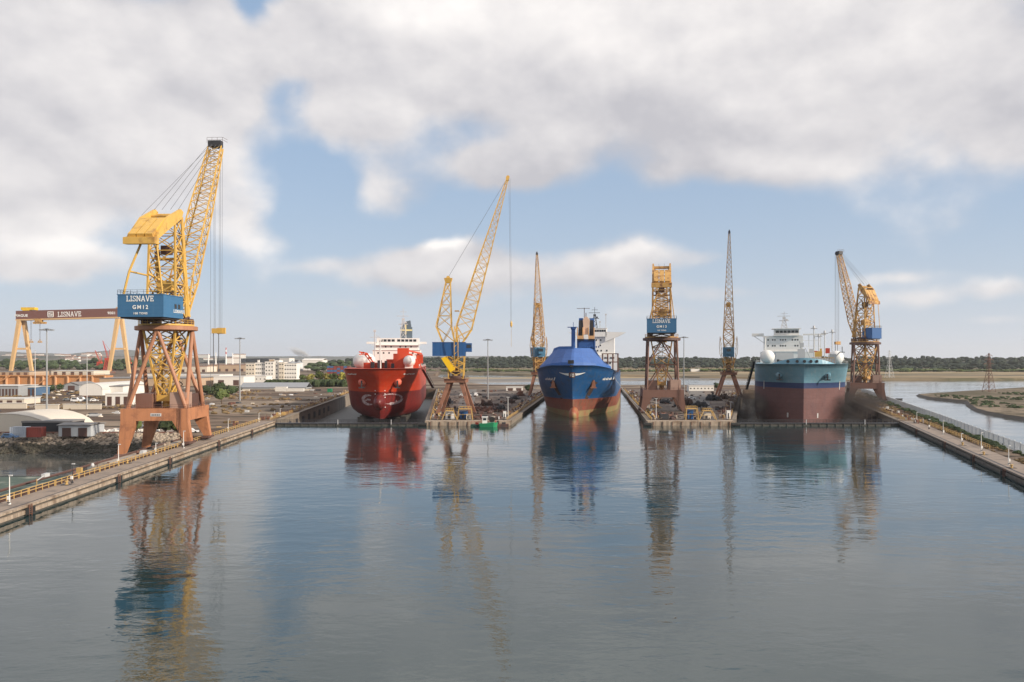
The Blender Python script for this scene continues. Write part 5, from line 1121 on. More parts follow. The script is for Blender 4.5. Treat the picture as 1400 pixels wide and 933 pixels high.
# ================================================================== BUILDINGS
B_cream = mat('cream_render', (.62, .55, .45), .8, var=.08, streak=(.4, .33, .26), streak_amt=.3); B_white = mat('white_render', (.72, .69, .64), .8, var=.06, streak=(.5, .45, .38), streak_amt=.25)
B_grey = mat('grey_cladding', (.30, .31, .32), .6, var=.12); B_roof = mat('grey_roof_sheet', (.20, .19, .185), .7, var=.2); B_terra = mat('terracotta_roof', (.33, .16, .10), .8, var=.2); B_tan = mat('tan_cladding', (.45, .33, .23), .8, var=.15); B_lroof = mat('pale_roof', (.55, .53, .50), .7, var=.1)
B_dock = mat('primer_orange', (.50, .24, .10), .7, var=.2, vscale=.08, streak=(.3, .14, .07), streak_amt=.5); B_cont_r = mat('container_red', (.22, .05, .04), .6, var=.2); B_cont_b = mat('container_blue', (.05, .12, .26), .6, var=.2)
def bld(name, label, px0, px1, pyt, pyb, depth, wall, roof, kind='flat', win=None, doors=0, z=1.5, rh=None, cat='building', Y=None, group=None, skew=0.0):
    Y = Y or GY(pyb, z); x0, x1 = PX(px0, Y), PX(px1, Y); h = PZ(pyt, Y) - z; w = x1 - x0
    t = thing(name, label, cat, ((x0 + x1) / 2, Y, z), skew, group); hw = w / 2
    rh = rh if rh is not None else (h * .3 if kind == 'gable' else (h * .55 if kind == 'arch' else .5)); hb = h - rh
    m = MB()
    if kind == 'arch':
        pts = [(-hw, 0), (hw, 0)] + [(hw * math.cos(R(a)), hb + rh * math.sin(R(a))) for a in range(0, 181, 15)]; n = len(pts)
        m.add([(p[0], 0, p[1]) for p in pts] + [(p[0], .3, p[1]) for p in pts], [tuple(range(n)), tuple(range(2 * n - 1, n - 1, -1))] + [(i, i + n, (i + 1) % n + n, (i + 1) % n) for i in range(n)])
        m.box(-hw, -hw + .3, .31, depth, 0, hb); m.box(hw - .3, hw, .31, depth, 0, hb); m.build('wall', wall, t)
        m = MB(); m.smooth = True; arc_ = [(1.01 * hw * math.cos(R(a)), hb + rh * 1.01 * math.sin(R(a))) for a in range(0, 181, 15)]; n = len(arc_)
        m.add([(p[0], -.2, p[1]) for p in arc_] + [(p[0], depth, p[1]) for p in arc_], [(i, i + 1, n + i + 1, n + i) for i in range(n - 1)]); m.build('roof', roof, t)
    elif kind == 'gable':
        m.box(-hw, hw, 0, depth, 0, hb); m.add([(-hw, 0, hb), (hw, 0, hb), (0, 0, h - .15), (-hw, depth, hb), (hw, depth, hb), (0, depth, h - .15)], [(0, 1, 2), (5, 4, 3)]); m.build('wall', wall, t)
        m = MB(); e = .5
        for s in (-1, 1): m.add([(s * (hw + e), -e, hb - .2), (0, -e, h), (0, depth + e, h), (s * (hw + e), depth + e, hb - .2), (s * (hw + e), -e, hb - .45), (0, -e, h - .25), (0, depth + e, h - .25), (s * (hw + e), depth + e, hb - .45)], [(0, 1, 2, 3), (7, 6, 5, 4), (0, 4, 5, 1), (1, 5, 6, 2), (2, 6, 7, 3), (3, 7, 4, 0)])
        m.build('roof', roof, t, recalc=True)
    elif kind == 'shed':   # ridge along x: the roof slope faces the viewer
        m.box(-hw, hw, 0, depth, 0, hb); m.build('wall', wall, t); m = MB(); e = .4
        m.hexa([(-hw - e, -e, hb + .02), (hw + e, -e, hb + .02), (hw + e, depth / 2, h - .1), (-hw - e, depth / 2, h - .1)], [(-hw - e, -e, hb + .3), (hw + e, -e, hb + .3), (hw + e, depth / 2, h + .2), (-hw - e, depth / 2, h + .2)])
        m.hexa([(-hw - e, depth / 2, h - .1), (hw + e, depth / 2, h - .1), (hw + e, depth + e, hb), (-hw - e, depth + e, hb)], [(-hw - e, depth / 2, h + .2), (hw + e, depth / 2, h + .2), (hw + e, depth + e, hb + .3), (-hw - e, depth + e, hb + .3)]); m.build('roof', roof, t)
    else:
        m.box(-hw, hw, 0, depth, 0, h - rh); m.build('wall', wall, t); m = MB(); m.box(-hw - .15, hw + .15, -.15, depth + .15, h - rh + .01, h); m.build('roof', roof, t)
    if win:
        nr, nc, ww, wh = win
        for r in range(nr):
            for c in range(nc):
                x = -hw + w * (c + .5) / nc; zc = hb * (r + .55) / nr; m = MB(); m.box(x - ww / 2, x + ww / 2, -.06, -.01, zc - wh / 2, zc + wh / 2); m.build('window', M_glass, t)
    for i in range(doors):
        x = -hw + w * (i + .5) / doors; dw = min(w / doors * .55, 5); m = MB(); m.box(x - dw / 2, x + dw / 2, -.08, -.015, 0, min(hb * .8, 4.5)); m.build('door', M_dbrn, t)
    return t
bld('arched_hangar', 'white hangar with a rounded roof in the left yard', 108.5, 140, 524, 541, 60, B_white, B_lroof, 'arch')
bld('workshop', 'low white workshop with dark roof right of the arched hangar', 140.5, 168, 527.5, 540, 30, B_white, B_roof, 'shed')
bld('canopy_building', 'white canopied building with open brown bays behind the orange portal', 144, 178, 538, 555, 14, B_white, B_white, 'flat', doors=3)
bld('warehouse', 'long warehouse with wide grey roof seen through the crane legs', 136, 268, 517, 528, 70, B_tan, B_roof, 'shed')
bld('storage_shed', 'small grey shed with dark opening left of the arched hangar', 87, 108, 522.5, 534, 25, B_grey, B_roof, 'gable', doors=1)
bld('open_shed', 'low shed with blue wall beside the slim white pole', 26, 48, 529, 541, 16, mat('dull_blue_sheet', (.07, .13, .22), .6), B_lroof, 'shed', doors=4)
bld('open_shed', 'long low grey shed with many bays at the far left', -12, 25, 527, 542, 20, B_grey, B_lroof, 'shed', doors=8)
bld('boundary_wall', 'long cream wall in front of the parked vans at left', 86, 138, 552.5, 560, .6, B_cream, B_white, 'flat', rh=.25, cat='wall')
bld('boundary_wall', 'cream wall section at the left edge of the yard', -20, 36, 551, 559, .6, B_cream, B_white, 'flat', rh=.25, cat='wall')
bld('boundary_wall', 'short cream wall between the two longer yard walls', 48, 80, 553, 562, .6, B_cream, B_white, 'flat', rh=.25, cat='wall')
bld('store_building', 'low cream building with flat roof at the left edge', -20, 33, 545, 553, 14, B_cream, B_lroof, 'flat', doors=4)
bld('fabric_tent', 'large cream fabric storage tent at the left edge above the canal', -60, 75, 566, 593, 24, mat('tent_fabric', (.62, .56, .47), .7, var=.05), mat('tent_roof', (.60, .54, .46), .7, var=.06), 'arch', rh=6.2)
bld('lean_to', 'flat dark lean-to roof beside the cream tent', 30, 94, 576, 594, 9, M_dark, B_roof, 'flat', rh=.5)
bld('grey_shed', 'pale grey metal shed at the right end of the canal yard', 80, 124, 580, 597, 8, mat('zinc_sheet', (.42, .44, .46), .5, var=.12), B_roof, 'shed', doors=2)
def container(label, px0, px1, pyt, pyb, m_, z=1.5, depth=2.6, group='shipping containers in the yard'):
    Y = GY(pyb, z); x0, x1 = PX(px0, Y), PX(px1, Y); h = PZ(pyt, Y) - z; t = thing('shipping_container', label, 'container', ((x0 + x1) / 2, Y, z), 0, group); w = (x1 - x0) / 2
    m = MB(); m.box(-w + .1, w - .1, .08, depth - .08, .12, h - .05)
    n = max(4, int(w * 4))
    for i in range(n): x = -w + .2 + (2 * w - .4) * i / (n - 1); m.box(x - .06, x + .06, .0, .08, .2, h - .15)
    m.build('corrugated_box', m_, t); m = MB()
    for x in (-w, w - .15): m.box(x, x + .15, 0, .15, 0, h); m.box(x, x + .15, depth - .15, depth, 0, h)
    for z_ in (0, h - .15): m.box(-w + .15, w - .15, 0, .12, z_, z_ + .15)
    m.build('frame', m_, t)
container('red shipping container under the lean-to beside the tent', 36, 56, 584.5, 598, B_cont_r); container('pale blue shipping container left of the red one', 13, 35, 584, 598, mat('container_pale', (.40, .44, .50), .6, var=.15)); container('small green container in the yard right of the white trailers', 447.5, 453.5, 531.5, 536.5, M_green)
container('white site trailer, left of the pair in the yard', 376.5, 392, 529, 535.5, B_white, group='white site trailers'); container('white site trailer, lower and longer one of the pair', 392.5, 415, 531, 535.5, B_white, group='white site trailers')
m = MB(); rnd = random.Random(2)
for i in range(34): lump(m, (rnd.uniform(-128, -112), rnd.uniform(247, 252), 2.0), rnd.uniform(.6, 1.3), .9, rnd.uniform(.5, 1.0), rnd)
tag(m.build('tarpaulin_heap', B_white), 'heap of white tarpaulin bags beside the grey shed', 'heap', kind='stuff')
# primer-orange floating dock section
Y = 700; t = thing('floating_dock', 'long primer-orange dock section lying under the gantry crane', 'dock section', (PX(60, Y), Y, 1.5)); w = (PX(138, Y) - PX(-30, Y)) / 2
m = MB(); m.box(-w, w, 0, 14, 0, 8.2); m.box(-w, w, -1.2, 0, 7.6, 8.6)
m.build('side_wall', B_dock, t)
for i in range(11): x = -w + 2 * w * i / 10; m = MB(); m.box(x - .5, x + .5, -1.6, -.02, 0, 7.55); m.build('buttress', mat('primer_pale', (.62, .36, .2), .7), t)
m = MB()
for i in range(22): x = -w + 2 * w * i / 21; m.beam((x, -.9, 8.6), (x, -.9, 9.8), .1)
m.beam((-w, -.9, 9.8), (w, -.9, 9.8), .12); m.beam((-w, -.9, 9.2), (w, -.9, 9.2), .08); m.build('railing', B_dock, t)
for i, (a, b) in enumerate(((-.8, -.55), (-.1, .12), (.4, .62))): m = MB(); m.hexa([(a * w, -1.9, 0), (a * w + 1, -1.9, 0), (b * w + 1, -1.9, 7.4), (b * w, -1.9, 7.4)], [(a * w, -1.3, 0.9), (a * w + 1, -1.3, .9), (b * w + 1, -1.3, 8.2), (b * w, -1.3, 8.2)]); m.build('stair', B_dock, t, recalc=True)
# apartment block
t = thing('apartment_block', 'pale six-storey apartment block in bright sun behind the hedge', 'building', (PX(370, 880), 880, 1.5)); S = 880 / F
def vol(px0, px1, pyt, pyb, d0, d1, m_=B_white, nm='wall', win=None):
    m = MB(); a, b = (px0 - 370) * S, (px1 - 370) * S; zt = PZ(pyt, 880) - 1.5; zb = max(0, PZ(pyb, 880) - 1.5); m.box(a, b, d0, d1, zb, zt); o = m.build(nm, m_, t); m = MB(); m.box(a - .2, b + .2, d0 - .2, d1 + .2, zt + .01, zt + .5); m.build('roof', B_lroof, o)
    if win:
        nr, nc = win
        for r in range(nr):
            for c in range(nc):
                x = a + (b - a) * (c + .5) / nc; z = zb + (zt - zb) * (r + .55) / nr; m = MB(); m.box(x - .75, x + .75, d0 - .06, d0 - .01, z - .6, z + .6); m.build('window', M_glass, o)
vol(336, 348, 497.5, 519, 0, 14, B_cream, win=(4, 3)); vol(348.2, 362, 496.5, 519, 2, 16, win=(4, 5)); vol(362.2, 374, 495, 519, 0, 14, win=(5, 3)); vol(374.2, 381, 493, 519, 2, 16, win=(5, 1)); vol(381.2, 388, 496, 519, 0, 14, B_cream, win=(4, 2)); vol(388.2, 405, 497.5, 519, 1, 15, win=(4, 5)); vol(350, 352, 493, 497, 5, 8); vol(366, 372, 492, 495, 5, 9, B_tan)
bld('white_annex', 'low white building at the foot of the apartment block', 332, 364, 514, 523, 20, B_white, B_lroof, 'flat', win=(1, 6, 1, 1))
bld('long_shed', 'long grey-roofed shed in front of the hedge', 328, 418, 524, 532, 18, B_grey, mat('blue_grey_roof', (.26, .27, .29), .6, var=.1), 'shed', rh=3.5)
bld('pale_warehouse', 'white warehouse behind the dark bushes right of the portal', 292, 333, 515, 527, 30, B_white, B_lroof, 'flat', doors=2)
bld('long_white_hall', 'very long white hall across the yard behind the crane legs', 178, 300, 512.5, 521, 40, B_white, B_lroof, 'flat', doors=9)
for i, (a, b, tp, bt, wl, rf, lab) in enumerate([(183, 232, 503, 510, B_tan, B_terra, 'tan factory hall with terracotta roof left of the long white hall'), (236, 283, 501, 509, B_cream, B_terra, 'cream factory hall with terracotta roof behind the long white hall'), (284, 336, 499, 508, B_tan, B_terra, 'tan factory hall left of the apartment block'),
        (70, 128, 507, 513, B_cream, B_lroof, 'low cream hall between the gantry crane legs'), (404, 432, 500, 505, B_tan, B_lroof, 'tan hall behind the silos'), (-10, 40, 508, 514, B_tan, B_roof, 'tan hall behind the orange dock section')]): bld('factory_hall', lab, a, b, tp, bt, 45, wl, rf, 'shed', doors=5, group='far factory halls')
# silos and their white hall, steam
t = thing('silo', 'taller pale grey silo beside the white hall behind the apartments', 'silo', (PX(400, 1500), 1500, 1.5), 0, 'grain silos'); m = MB(); m.smooth = True; m.lathe([(7.5, -3), (7.5, 15)], (0, 0, 0), 24); m.smooth = False; m.build('barrel', M_lgrey, t); m = MB(); m.lathe([(7.7, 15), (1, 18.5), (1, 19.5)], (0, 0, 0), 24); m.build('roof', M_grey, t)
dup(t, (PX(409, 1490), 1490, 1.5), 0, 'right-hand grey silo of the pair behind the apartments'); 
bld('white_hall', 'bright white hall left of the silos', 382, 395, 490, 500, 40, B_white, B_white, 'flat', Y=1560); bld('white_hall', 'bright white hall right of the silos', 413, 441, 490.5, 500, 40, B_white, B_white, 'shed', Y=1560, rh=3)
for i in range(14):
    px = 449 + (i % 7) * 4.6; r = i // 7; Y = 1080 + r * 8; c = [B_cont_b, B_cont_r, B_cont_r, B_cont_b, B_cont_r, B_cont_b, B_cont_b][(i * 3 + r) % 7]
    t = thing('container_stack', ('front' if r == 0 else 'back') + ' row container stack behind the red ship, ' + ['leftmost', 'second', 'third', 'middle', 'fifth', 'sixth', 'rightmost'][i % 7] + ' of seven', 'containers', (PX(px, Y), Y, 1.5), 0, 'container stacks'); 
    for q_ in range(4): m = MB(); m.box(-2.1, 2.1, 0, 6, q_ * 2.65 - 1.8 + (4 if r else 1.5), q_ * 2.65 + .75 + (4 if r else 1.5)); m.build('container', c if q_ % 2 == 0 else (B_cont_r if c is B_cont_b else B_cont_b), t)
m = MB(); m.prism([(PX(446, 1075), 1075), (PX(481, 1075), 1075), (PX(481, 1100), 1100), (PX(446, 1100), 1100)], -4, 1.2); structure(m, 'container_terrace', M_conc)
def chimney(label, px, pyt, Y, stripes=True):
    t = thing('chimney', label, 'chimney', (PX(px, Y), Y, 0)); h = PZ(pyt, Y); m = MB(); n = 8
    for i in range(n):
        m.m = i % 2 if stripes and i > 3 else 0; m.lathe([(3.2 - i * .2, h * i / n), (3.0 - i * .2, h * (i + 1) / n)], (0, 0, 0), 10)
    m.build('shaft', [M_white, M_red], t)
chimney('tall chimney with red and white bands on the horizon right of the big crane', 309, 475.5, 3000); chimney('thin plain chimney left of the banded one', 295, 482, 3000, False); chimney('short pale chimney near the foot of the hook', 285, 484, 3000, False); chimney('pale chimney right of the banded one', 318, 483, 3100, False)
# distant town
rnd = random.Random(77); proto = None
for i in range(70):
    px = rnd.choice([rnd.uniform(35, 140), rnd.uniform(95, 140), rnd.uniform(180, 340), rnd.uniform(0, 60)]); Y = rnd.uniform(3800, 5200); z = -1 + max(0, (Y - 3700)) * .028
    if proto is None:
        proto = t = thing('town_house', 'small pale building of the distant town on the left horizon', 'building', (0, 0, 0), 0, 'distant town buildings'); m = MB(); m.box(-14, 14, 0, 14, -40, 13); m.build('wall', B_white, t); m = MB(); m.box(-14.5, 14.5, -.5, 14.5, 13.01, 15); m.build('roof', B_terra, t); t.location = (PX(px, Y), Y, z)
    else: t = dup(proto, (PX(px, Y), Y, z), rnd.uniform(-.3, .3), 'small pale building of the distant town on the left horizon')
    s_ = rnd.uniform(.6, 1.7); t.scale = (s_ * rnd.uniform(.8, 2.2), 1, s_ * rnd.uniform(.5, 1.1))
hills('town_rise', 4700, [(-100, 489), (0, 486.5), (60, 486), (140, 487), (240, 489), (360, 490)], 2200, G_hill, 9)
# distant red harbour cranes
for px, Y, h, lab in ((147, 1500, 34, 'distant red lattice crane beside the right gantry leg'), (136, 1600, 24, 'smaller distant red crane inside the gantry'), (176, 1650, 22, 'small distant red crane right of the gantry leg')):
    t = thing('harbour_crane', lab, 'crane', (PX(px, Y), Y, 0), 0, 'distant red harbour cranes'); m = MB(); m.lattice([(-6, -5, 0), (6, -5, 0), (6, 5, 0), (-6, 5, 0)], [(-3, -3, h * .6), (3, -3, h * .6), (3, 3, h * .6), (-3, 3, h * .6)], 3, .7, .4); m.box(-4, 5, -3, 3, h * .6, h * .75); m.build('tower', M_red, t)
    m = MB(); m.beam((0, 0, h * .75), (-9, 0, h * 1.7), .6); m.beam((3, 0, h * .75), (-9, 0, h * 1.7), .4); m.beam((4, 0, h * 1.2), (-9, 0, h * 1.7), .2); m.beam((4, 0, h * .7), (4, 0, h * 1.2), .5); m.build('boom', M_red, t)

# ================================================================== HUTS, MASTS, PYLONS, BOAT
t = bld('site_hut', 'white flat-roofed hut with two doors at the back of the left pier', 692, 715, 529, 537, 6, B_white, B_lroof, 'flat', win=(1, 4, .9, .9), doors=2, Y=575)
t = bld('site_hut', 'long white hut with small windows at the back of the right pier', 942, 976, 527.5, 536.5, 7, B_white, B_lroof, 'flat', win=(1, 7, .9, .8), Y=570)
bld('beach_hut', 'tiny white building on the far shore right of the brown crane', 945, 957, 504.5, 507.5, 8, B_white, B_lroof, 'flat', Y=1500, z=-.3)
bld('control_hut', 'slim white cabin beside the brown portal on the right pier', 930.5, 933, 528, 545, 2.5, B_white, B_lroof, 'flat', Y=470)
def light_mast(label, px, pyt, pyb, z=1.5):
    Y = GY(pyb, z); h = PZ(pyt, Y) - z; t = thing('light_mast', label, 'light mast', (PX(px, Y), Y, z), 0, 'tall floodlight masts')
    m = MB(); m.beam((0, 0, 0), (0, 0, h), .42, .22, 8); m.build('pole', M_grey, t); m = MB(); m.lathe([(1.5, -.2), (1.6, .2), (.3, .5)], (0, 0, h), 12); m.build('head_frame', M_dark, t)
    for i in range(8): a = i * math.pi / 4; m = MB(); m.cbox((2.3 * math.cos(a), 2.3 * math.sin(a), h - .1), (1.1, .8, .45)); m.build('floodlight', M_grey, t)
light_mast('tall floodlight mast standing in front of the gantry crane', 64, 451, 566); light_mast('floodlight mast right of the hanging hook and lone tree', 328, 463, 548); light_mast('floodlight mast on the left pier beside the tall yellow crane', 667, 465, 546); light_mast('floodlight mast on the right pier beside the brown crane', 935, 461.5, 541)
def pole(label, px, pyt, pyb, z=1.5, m_=None, nm='slim_pole'):
    Y = GY(pyb, z); h = PZ(pyt, Y) - z; t = thing(nm, label, 'pole', (PX(px, Y), Y, z)); m = MB(); m.beam((0, 0, 0), (0, 0, h), .2, .12, 8); m.build('shaft', m_ or M_lgrey, t); m = MB(); m.box(-.6, .6, -.15, .15, h - .2, h); m.build('cross_arm', m_ or M_lgrey, t)
pole('slim white pole left of the tall floodlight mast', 48, 479, 558); pole('slim grey pole in front of the arched hangar', 119, 485, 560); pole('thin pole among the dark machinery on the right pier', 897, 545, 572); pole('thin white pole near the right end of the right pier', 999, 549, 563)
pole('slim pole at the right front corner of the left pier', 694.5, 543, 571)
def pylon(label, px, pyt, pyb, z, m_, w=4.5):
    Y = GY(pyb, z); h = PZ(pyt, Y) - z; t = thing('power_pylon', label, 'pylon', (PX(px, Y), Y, z), .3); m = MB(); A = lambda w_, z_: [(-w_, -w_, z_), (w_, -w_, z_), (w_, w_, z_), (-w_, w_, z_)]
    m.lattice(A(w, 0), A(w * .4, h * .5), 4, .17, .09); m.lattice(A(w * .4, h * .5), A(.3, h), 6, .13, .07); m.build('tower', m_, t)
    for zz, l in ((.72, 5.2), (.83, 4.4), (.93, 3.4)):
        m = MB()
        for s in (-1, 1): m.beam((0, 0, h * zz), (s * l, 0, h * zz + .1), .16); m.beam((0, 0, h * zz + 1.6), (s * l, 0, h * zz + .1), .1); m.beam((s * l, 0, h * zz), (s * l, 0, h * zz - 1.3), .07)
        m.build('cross_arm', m_, t)
pylon('rusty lattice pylon standing on the marsh island', 1352, 483, 536, -1.7, M_rusty, 3.3); pylon('pale lattice pylon across the water behind the right quay crane', 1216, 479, 519, -2.4, M_lgrey, 4.4)
pylon('small pale pylon on the water near the right quay fence', 1178, 526, 542, -3, M_lgrey, 2.0)
Y = GY(546.5, -3); t = thing('rowing_boat', 'small dark boat alone on the estuary', 'boat', (PX(1229, Y), Y, -3), .15); m = MB(); pts = [(-2.6, 0), (-2.2, -.8), (0, -1.05), (1.8, -.7), (3, 0), (1.8, .7), (0, 1.05), (-2.2, .8)]
n = 8; m.add([(x * .8, y * .6, -.2) for x, y in pts] + [(x, y, .75) for x, y in pts] + [(x * .9, y * .8, .7) for x, y in pts] + [(x * .72, y * .5, .1) for x, y in pts], [tuple(reversed(range(8)))] + [(i + o, (i + 1) % 8 + o, (i + 1) % 8 + o + 8, i + o + 8) for i in range(8) for o in (0, 8, 16)] + [tuple(range(24, 32))]); m.build('hull', M_dark, t, recalc=True); m = MB(); m.box(-.3, .3, -.9, .9, .45, .55); m.box(-1.8, -1.3, -.7, .7, .45, .55); m.build('bench', M_bark, t)

# ================================================================== QUAY FURNITURE
def railing(label, f, off, side, y0, y1, m_, panel=9.0, nm='railing'):
    t = thing(nm, label, 'railing', (0, 0, 0)); y = y0
    while y < y1:
        e = min(y + panel - .25, y1); m = MB(); P = lambda q: f(q) + side * off
        for z in (ZQ + 1.1, ZQ + .62): m.beam((P(y), y, z), (P(e), e, z), .075)
        k = 0
        while y + k * 2.15 <= e: q = y + k * 2.15; m.beam((P(q), q, ZQ), (P(q), q, ZQ + 1.12), .08); k += 1
        m.build('railing_panel', m_, t); y += panel
    t.location = (0, 0, 0); return t
railing('yellow railing along the outer edge of the left quay walk', lw, 5.0, -1, 92, 296, M_rail)
railing('yellow railing along the top of the left dock wall', lw, 2.4, -1, 300, 590, M_rail, 15)
railing('yellow railing along the right dock wall below the brown crane', rw, 2.4, 1, 300, 585, M_rail, 15)
railing('yellow railing on the outer side of the right quay walk', rw, 7.0, 1, 205, 292, M_rail, 12)
railing('yellow railing along the left edge of the left pier', bL, 1.6, 1, 300, 590, M_rail, 15); railing('yellow railing along the right edge of the left pier', cC, 1.6, -1, 300, 590, M_rail, 15)
railing('yellow railing along the left edge of the right pier', dC, 1.6, 1, 300, 590, M_rail, 15); railing('yellow railing along the right edge of the right pier', eR, 1.6, -1, 300, 590, M_rail, 15)
def clutter(label, f, off, side, y0, y1, n, seed):
    rnd = random.Random(seed); m = MB()
    for i in range(n):
        y = rnd.uniform(y0, y1); x = f(y) + side * (off + rnd.uniform(-1.5, 2.5)); c = rnd.randrange(4); m.m = rnd.choice((0, 1, 2, 2, 3, 2))
        if c == 0: m.cbox((x, y, 2.0 + .3), (rnd.uniform(.4, 1.2), rnd.uniform(.4, 2), rnd.uniform(.5, 1.4)))
        elif c == 1: m.beam((x, y, 1.9), (x + rnd.uniform(-1, 1), y + rnd.uniform(-5, 5), rnd.uniform(1.8, 2.8)), rnd.uniform(.08, .2), n=6)
        elif c == 2: m.lathe([(.25, 0), (.4, .3), (.2, .8)], (x, y, ZQ), 8)
        else: m.beam((x, y, 1.6), (x, y, rnd.uniform(2.4, 4.2)), .08)
    return tag(m.build('quay_gear', [M_rail, M_conc2, M_rusty, M_lgrey]), label, 'gear', kind='stuff')
clutter('pipes, bollards and odd gear littering the left dock wall', lw, 3.5, -1, 300, 560, 210, 1); clutter('pipes and bollards crowding the left edge of the left pier', bL, 3.5, 1, 300, 560, 240, 2); clutter('pipes and bollards along the right edge of the left pier', cC, 3.5, -1, 302, 560, 170, 3)
clutter('pipes and bollards along the left edge of the right pier', dC, 3.5, 1, 302, 560, 200, 4); clutter('pipes and gear crowding the right edge of the right pier', eR, 3.5, -1, 302, 560, 240, 5); clutter('yellow and rusty gear along the right dock wall', rw, 4.5, 1, 285, 560, 260, 6)
clutter('small fittings scattered along the left quay terrace', lw, 9, -1, 100, 290, 26, 7)
def lamp(label, px, pyb, h, side='left', dark=False):
    Y = GY(pyb, ZQ); t = thing('quay_lamp', label, 'lamp post', (PX(px, Y), Y, ZQ), 0, 'white lamp posts on the quays'); mm = M_white if not dark else M_dark
    m = MB(); m.beam((0, 0, 0), (0, 0, h), .085, .06, 8); m.lathe([(.22, 0), (.22, .2), (.1, .3)], (0, 0, 0), 10); m.build('post', mm, t); m = MB(); m.box(-.1, .45, -.13, .13, h - .05, h + .12); m.build('lamp_head', M_lgrey, t)
    m = MB(); m.box(-.2, .2, -.36, -.12, .8, 1.4); m.build('switch_box', M_white, t); m = MB(); m.box(-.22, .22, -.36, -.15, .26, .4); m.build('base_plate', M_dark, t)
for a in [('white lamp post at the left edge of the left quay', 13, 690, 4.6), ('dark lamp post beside a yellow cabinet on the left quay', 99, 661, 3.6, 'l', True), ('white lamp post in front of the left portal leg', 162, 637, 4.6), ('short lamp post between the portal legs', 213, 621, 2.6), ('white lamp post in front of the middle portal leg', 251, 613, 4.4), ('white lamp post right of the orange portal', 312, 590, 3.9), ('white lamp post halfway to the dock corner', 354, 577, 3.2),
          ('white lamp post near the dock corner at the left', 383, 570, 3.2), ('white lamp post at the far end of the right quay walk', 1253.5, 578.5, 3.8), ('dark lamp post second along the right quay', 1270, 587, 3.2, 'r', True), ('tall white lamp post third along the right quay', 1289.5, 595, 4.3), ('thin short lamp post fourth along the right quay', 1314.5, 606, 2.6), ('white lamp post fifth along the right quay with a cabinet', 1341.5, 617.5, 4.7), ('white lamp post nearest on the right quay', 1379, 636, 4.2)]: lamp(*a)
def bollard(label, px, pyb):
    Y = GY(pyb, ZQ + .04); t = thing('mooring_bollard', label, 'bollard', (PX(px, Y), Y, ZQ + .04), 0, 'mooring bollards'); m = MB(); m.lathe([(.36, 0), (.36, .1), (.2, .18), (.2, .5), (.36, .62), (.3, .75)], (0, 0, 0), 14); m.build('bollard_head', M_rail, t)
    m = MB(); m.box(-.7, .7, -.7, .7, 0, .08); m.build('base_plate', M_dark, t)
def ladder_(label, f, side, y):
    t = thing('quay_ladder', label, 'ladder', (f(y) - side * .62, y, 0)); m = MB()
    for dy in (-.35, .35): m.beam((0, dy, -.6), (0, dy, 1.75), .09)
    for i in range(7): m.beam((0, -.35, -.4 + i * .33), (0, .35, -.4 + i * .33), .05)
    m.build('rails', M_rusty, t); m = MB(); m.box(-.02 if side > 0 else -.25, .25 if side > 0 else .02, -1.3, 1.3, .2, 1.2); m.build('rubber_pad', M_black, t)
for y_, l_ in ((127, 'rusty ladder nearest on the left quay wall'), (160, 'rusty ladder below the first yellow bollard on the left quay'), (188, 'rusty ladder left of the orange portal reflection'), (226, 'rusty ladder just right of the orange portal'), (262, 'rusty ladder farthest along the left quay wall')): ladder_(l_, lw, -1, y_)
for y_, l_ in ((168, 'ladder nearest on the right quay wall'), (192, 'ladder below the fifth lamp post on the right quay'), (222, 'ladder in the middle of the right quay wall'), (262, 'ladder farthest along the right quay wall')): ladder_(l_, rw, 1, y_)
for px, py, l in ((91, 663, 'yellow bollard beside the dark lamp post on the left quay'), (174, 634, 'yellow bollard right of the left portal leg'), (1345, 622, 'yellow bollard beside the fifth lamp on the right quay'), (1383, 640, 'yellow bollard nearest on the right quay'), (1316, 609, 'yellow bollard beside the thin short lamp on the right quay')): bollard(l, px, py)
# pale panel fence at the right
t = thing('panel_fence', 'long pale corrugated fence between the right quay and the estuary', 'fence', (0, 0, 0)); M_fen = mat('fence_sheet', (.55, .58, .60), .5, var=.12, streak=(.3, .28, .26), streak_amt=.4)
y = 96; n = 0
while y < 560:
    e = y + 5.0; a = (fenceR(y), y); b = (fenceR(e), e); d = Vector((b[0] - a[0], b[1] - a[1])); k = 10; m = MB(); nn = Vector((d.y, -d.x)).normalized() * .07; top = ZQ + 2.5; vs = []
    for i in range(k * 2 + 1): q = i / (k * 2); o = nn * (1 if i % 2 else -1); vs += [(a[0] + d.x * q + o.x, a[1] + d.y * q + o.y, ZQ - .05), (a[0] + d.x * q + o.x, a[1] + d.y * q + o.y, top)]
    for i in range(14):
        q = (i + .5) / 14; px_, py_ = a[0] + d.x * q, a[1] + d.y * q; m.box(px_ - .045, px_ + .045, py_ - .06, py_ + .06, ZQ, top)
    for zz in (ZQ + .4, top - .3): m.beam((a[0], a[1], zz), (b[0], b[1], zz), .06)
    m.beam((a[0] - .14, a[1], ZQ - .1), (a[0] - .14, a[1], top + .3), .17); m.build('fence_panel', M_fen, t); y = e
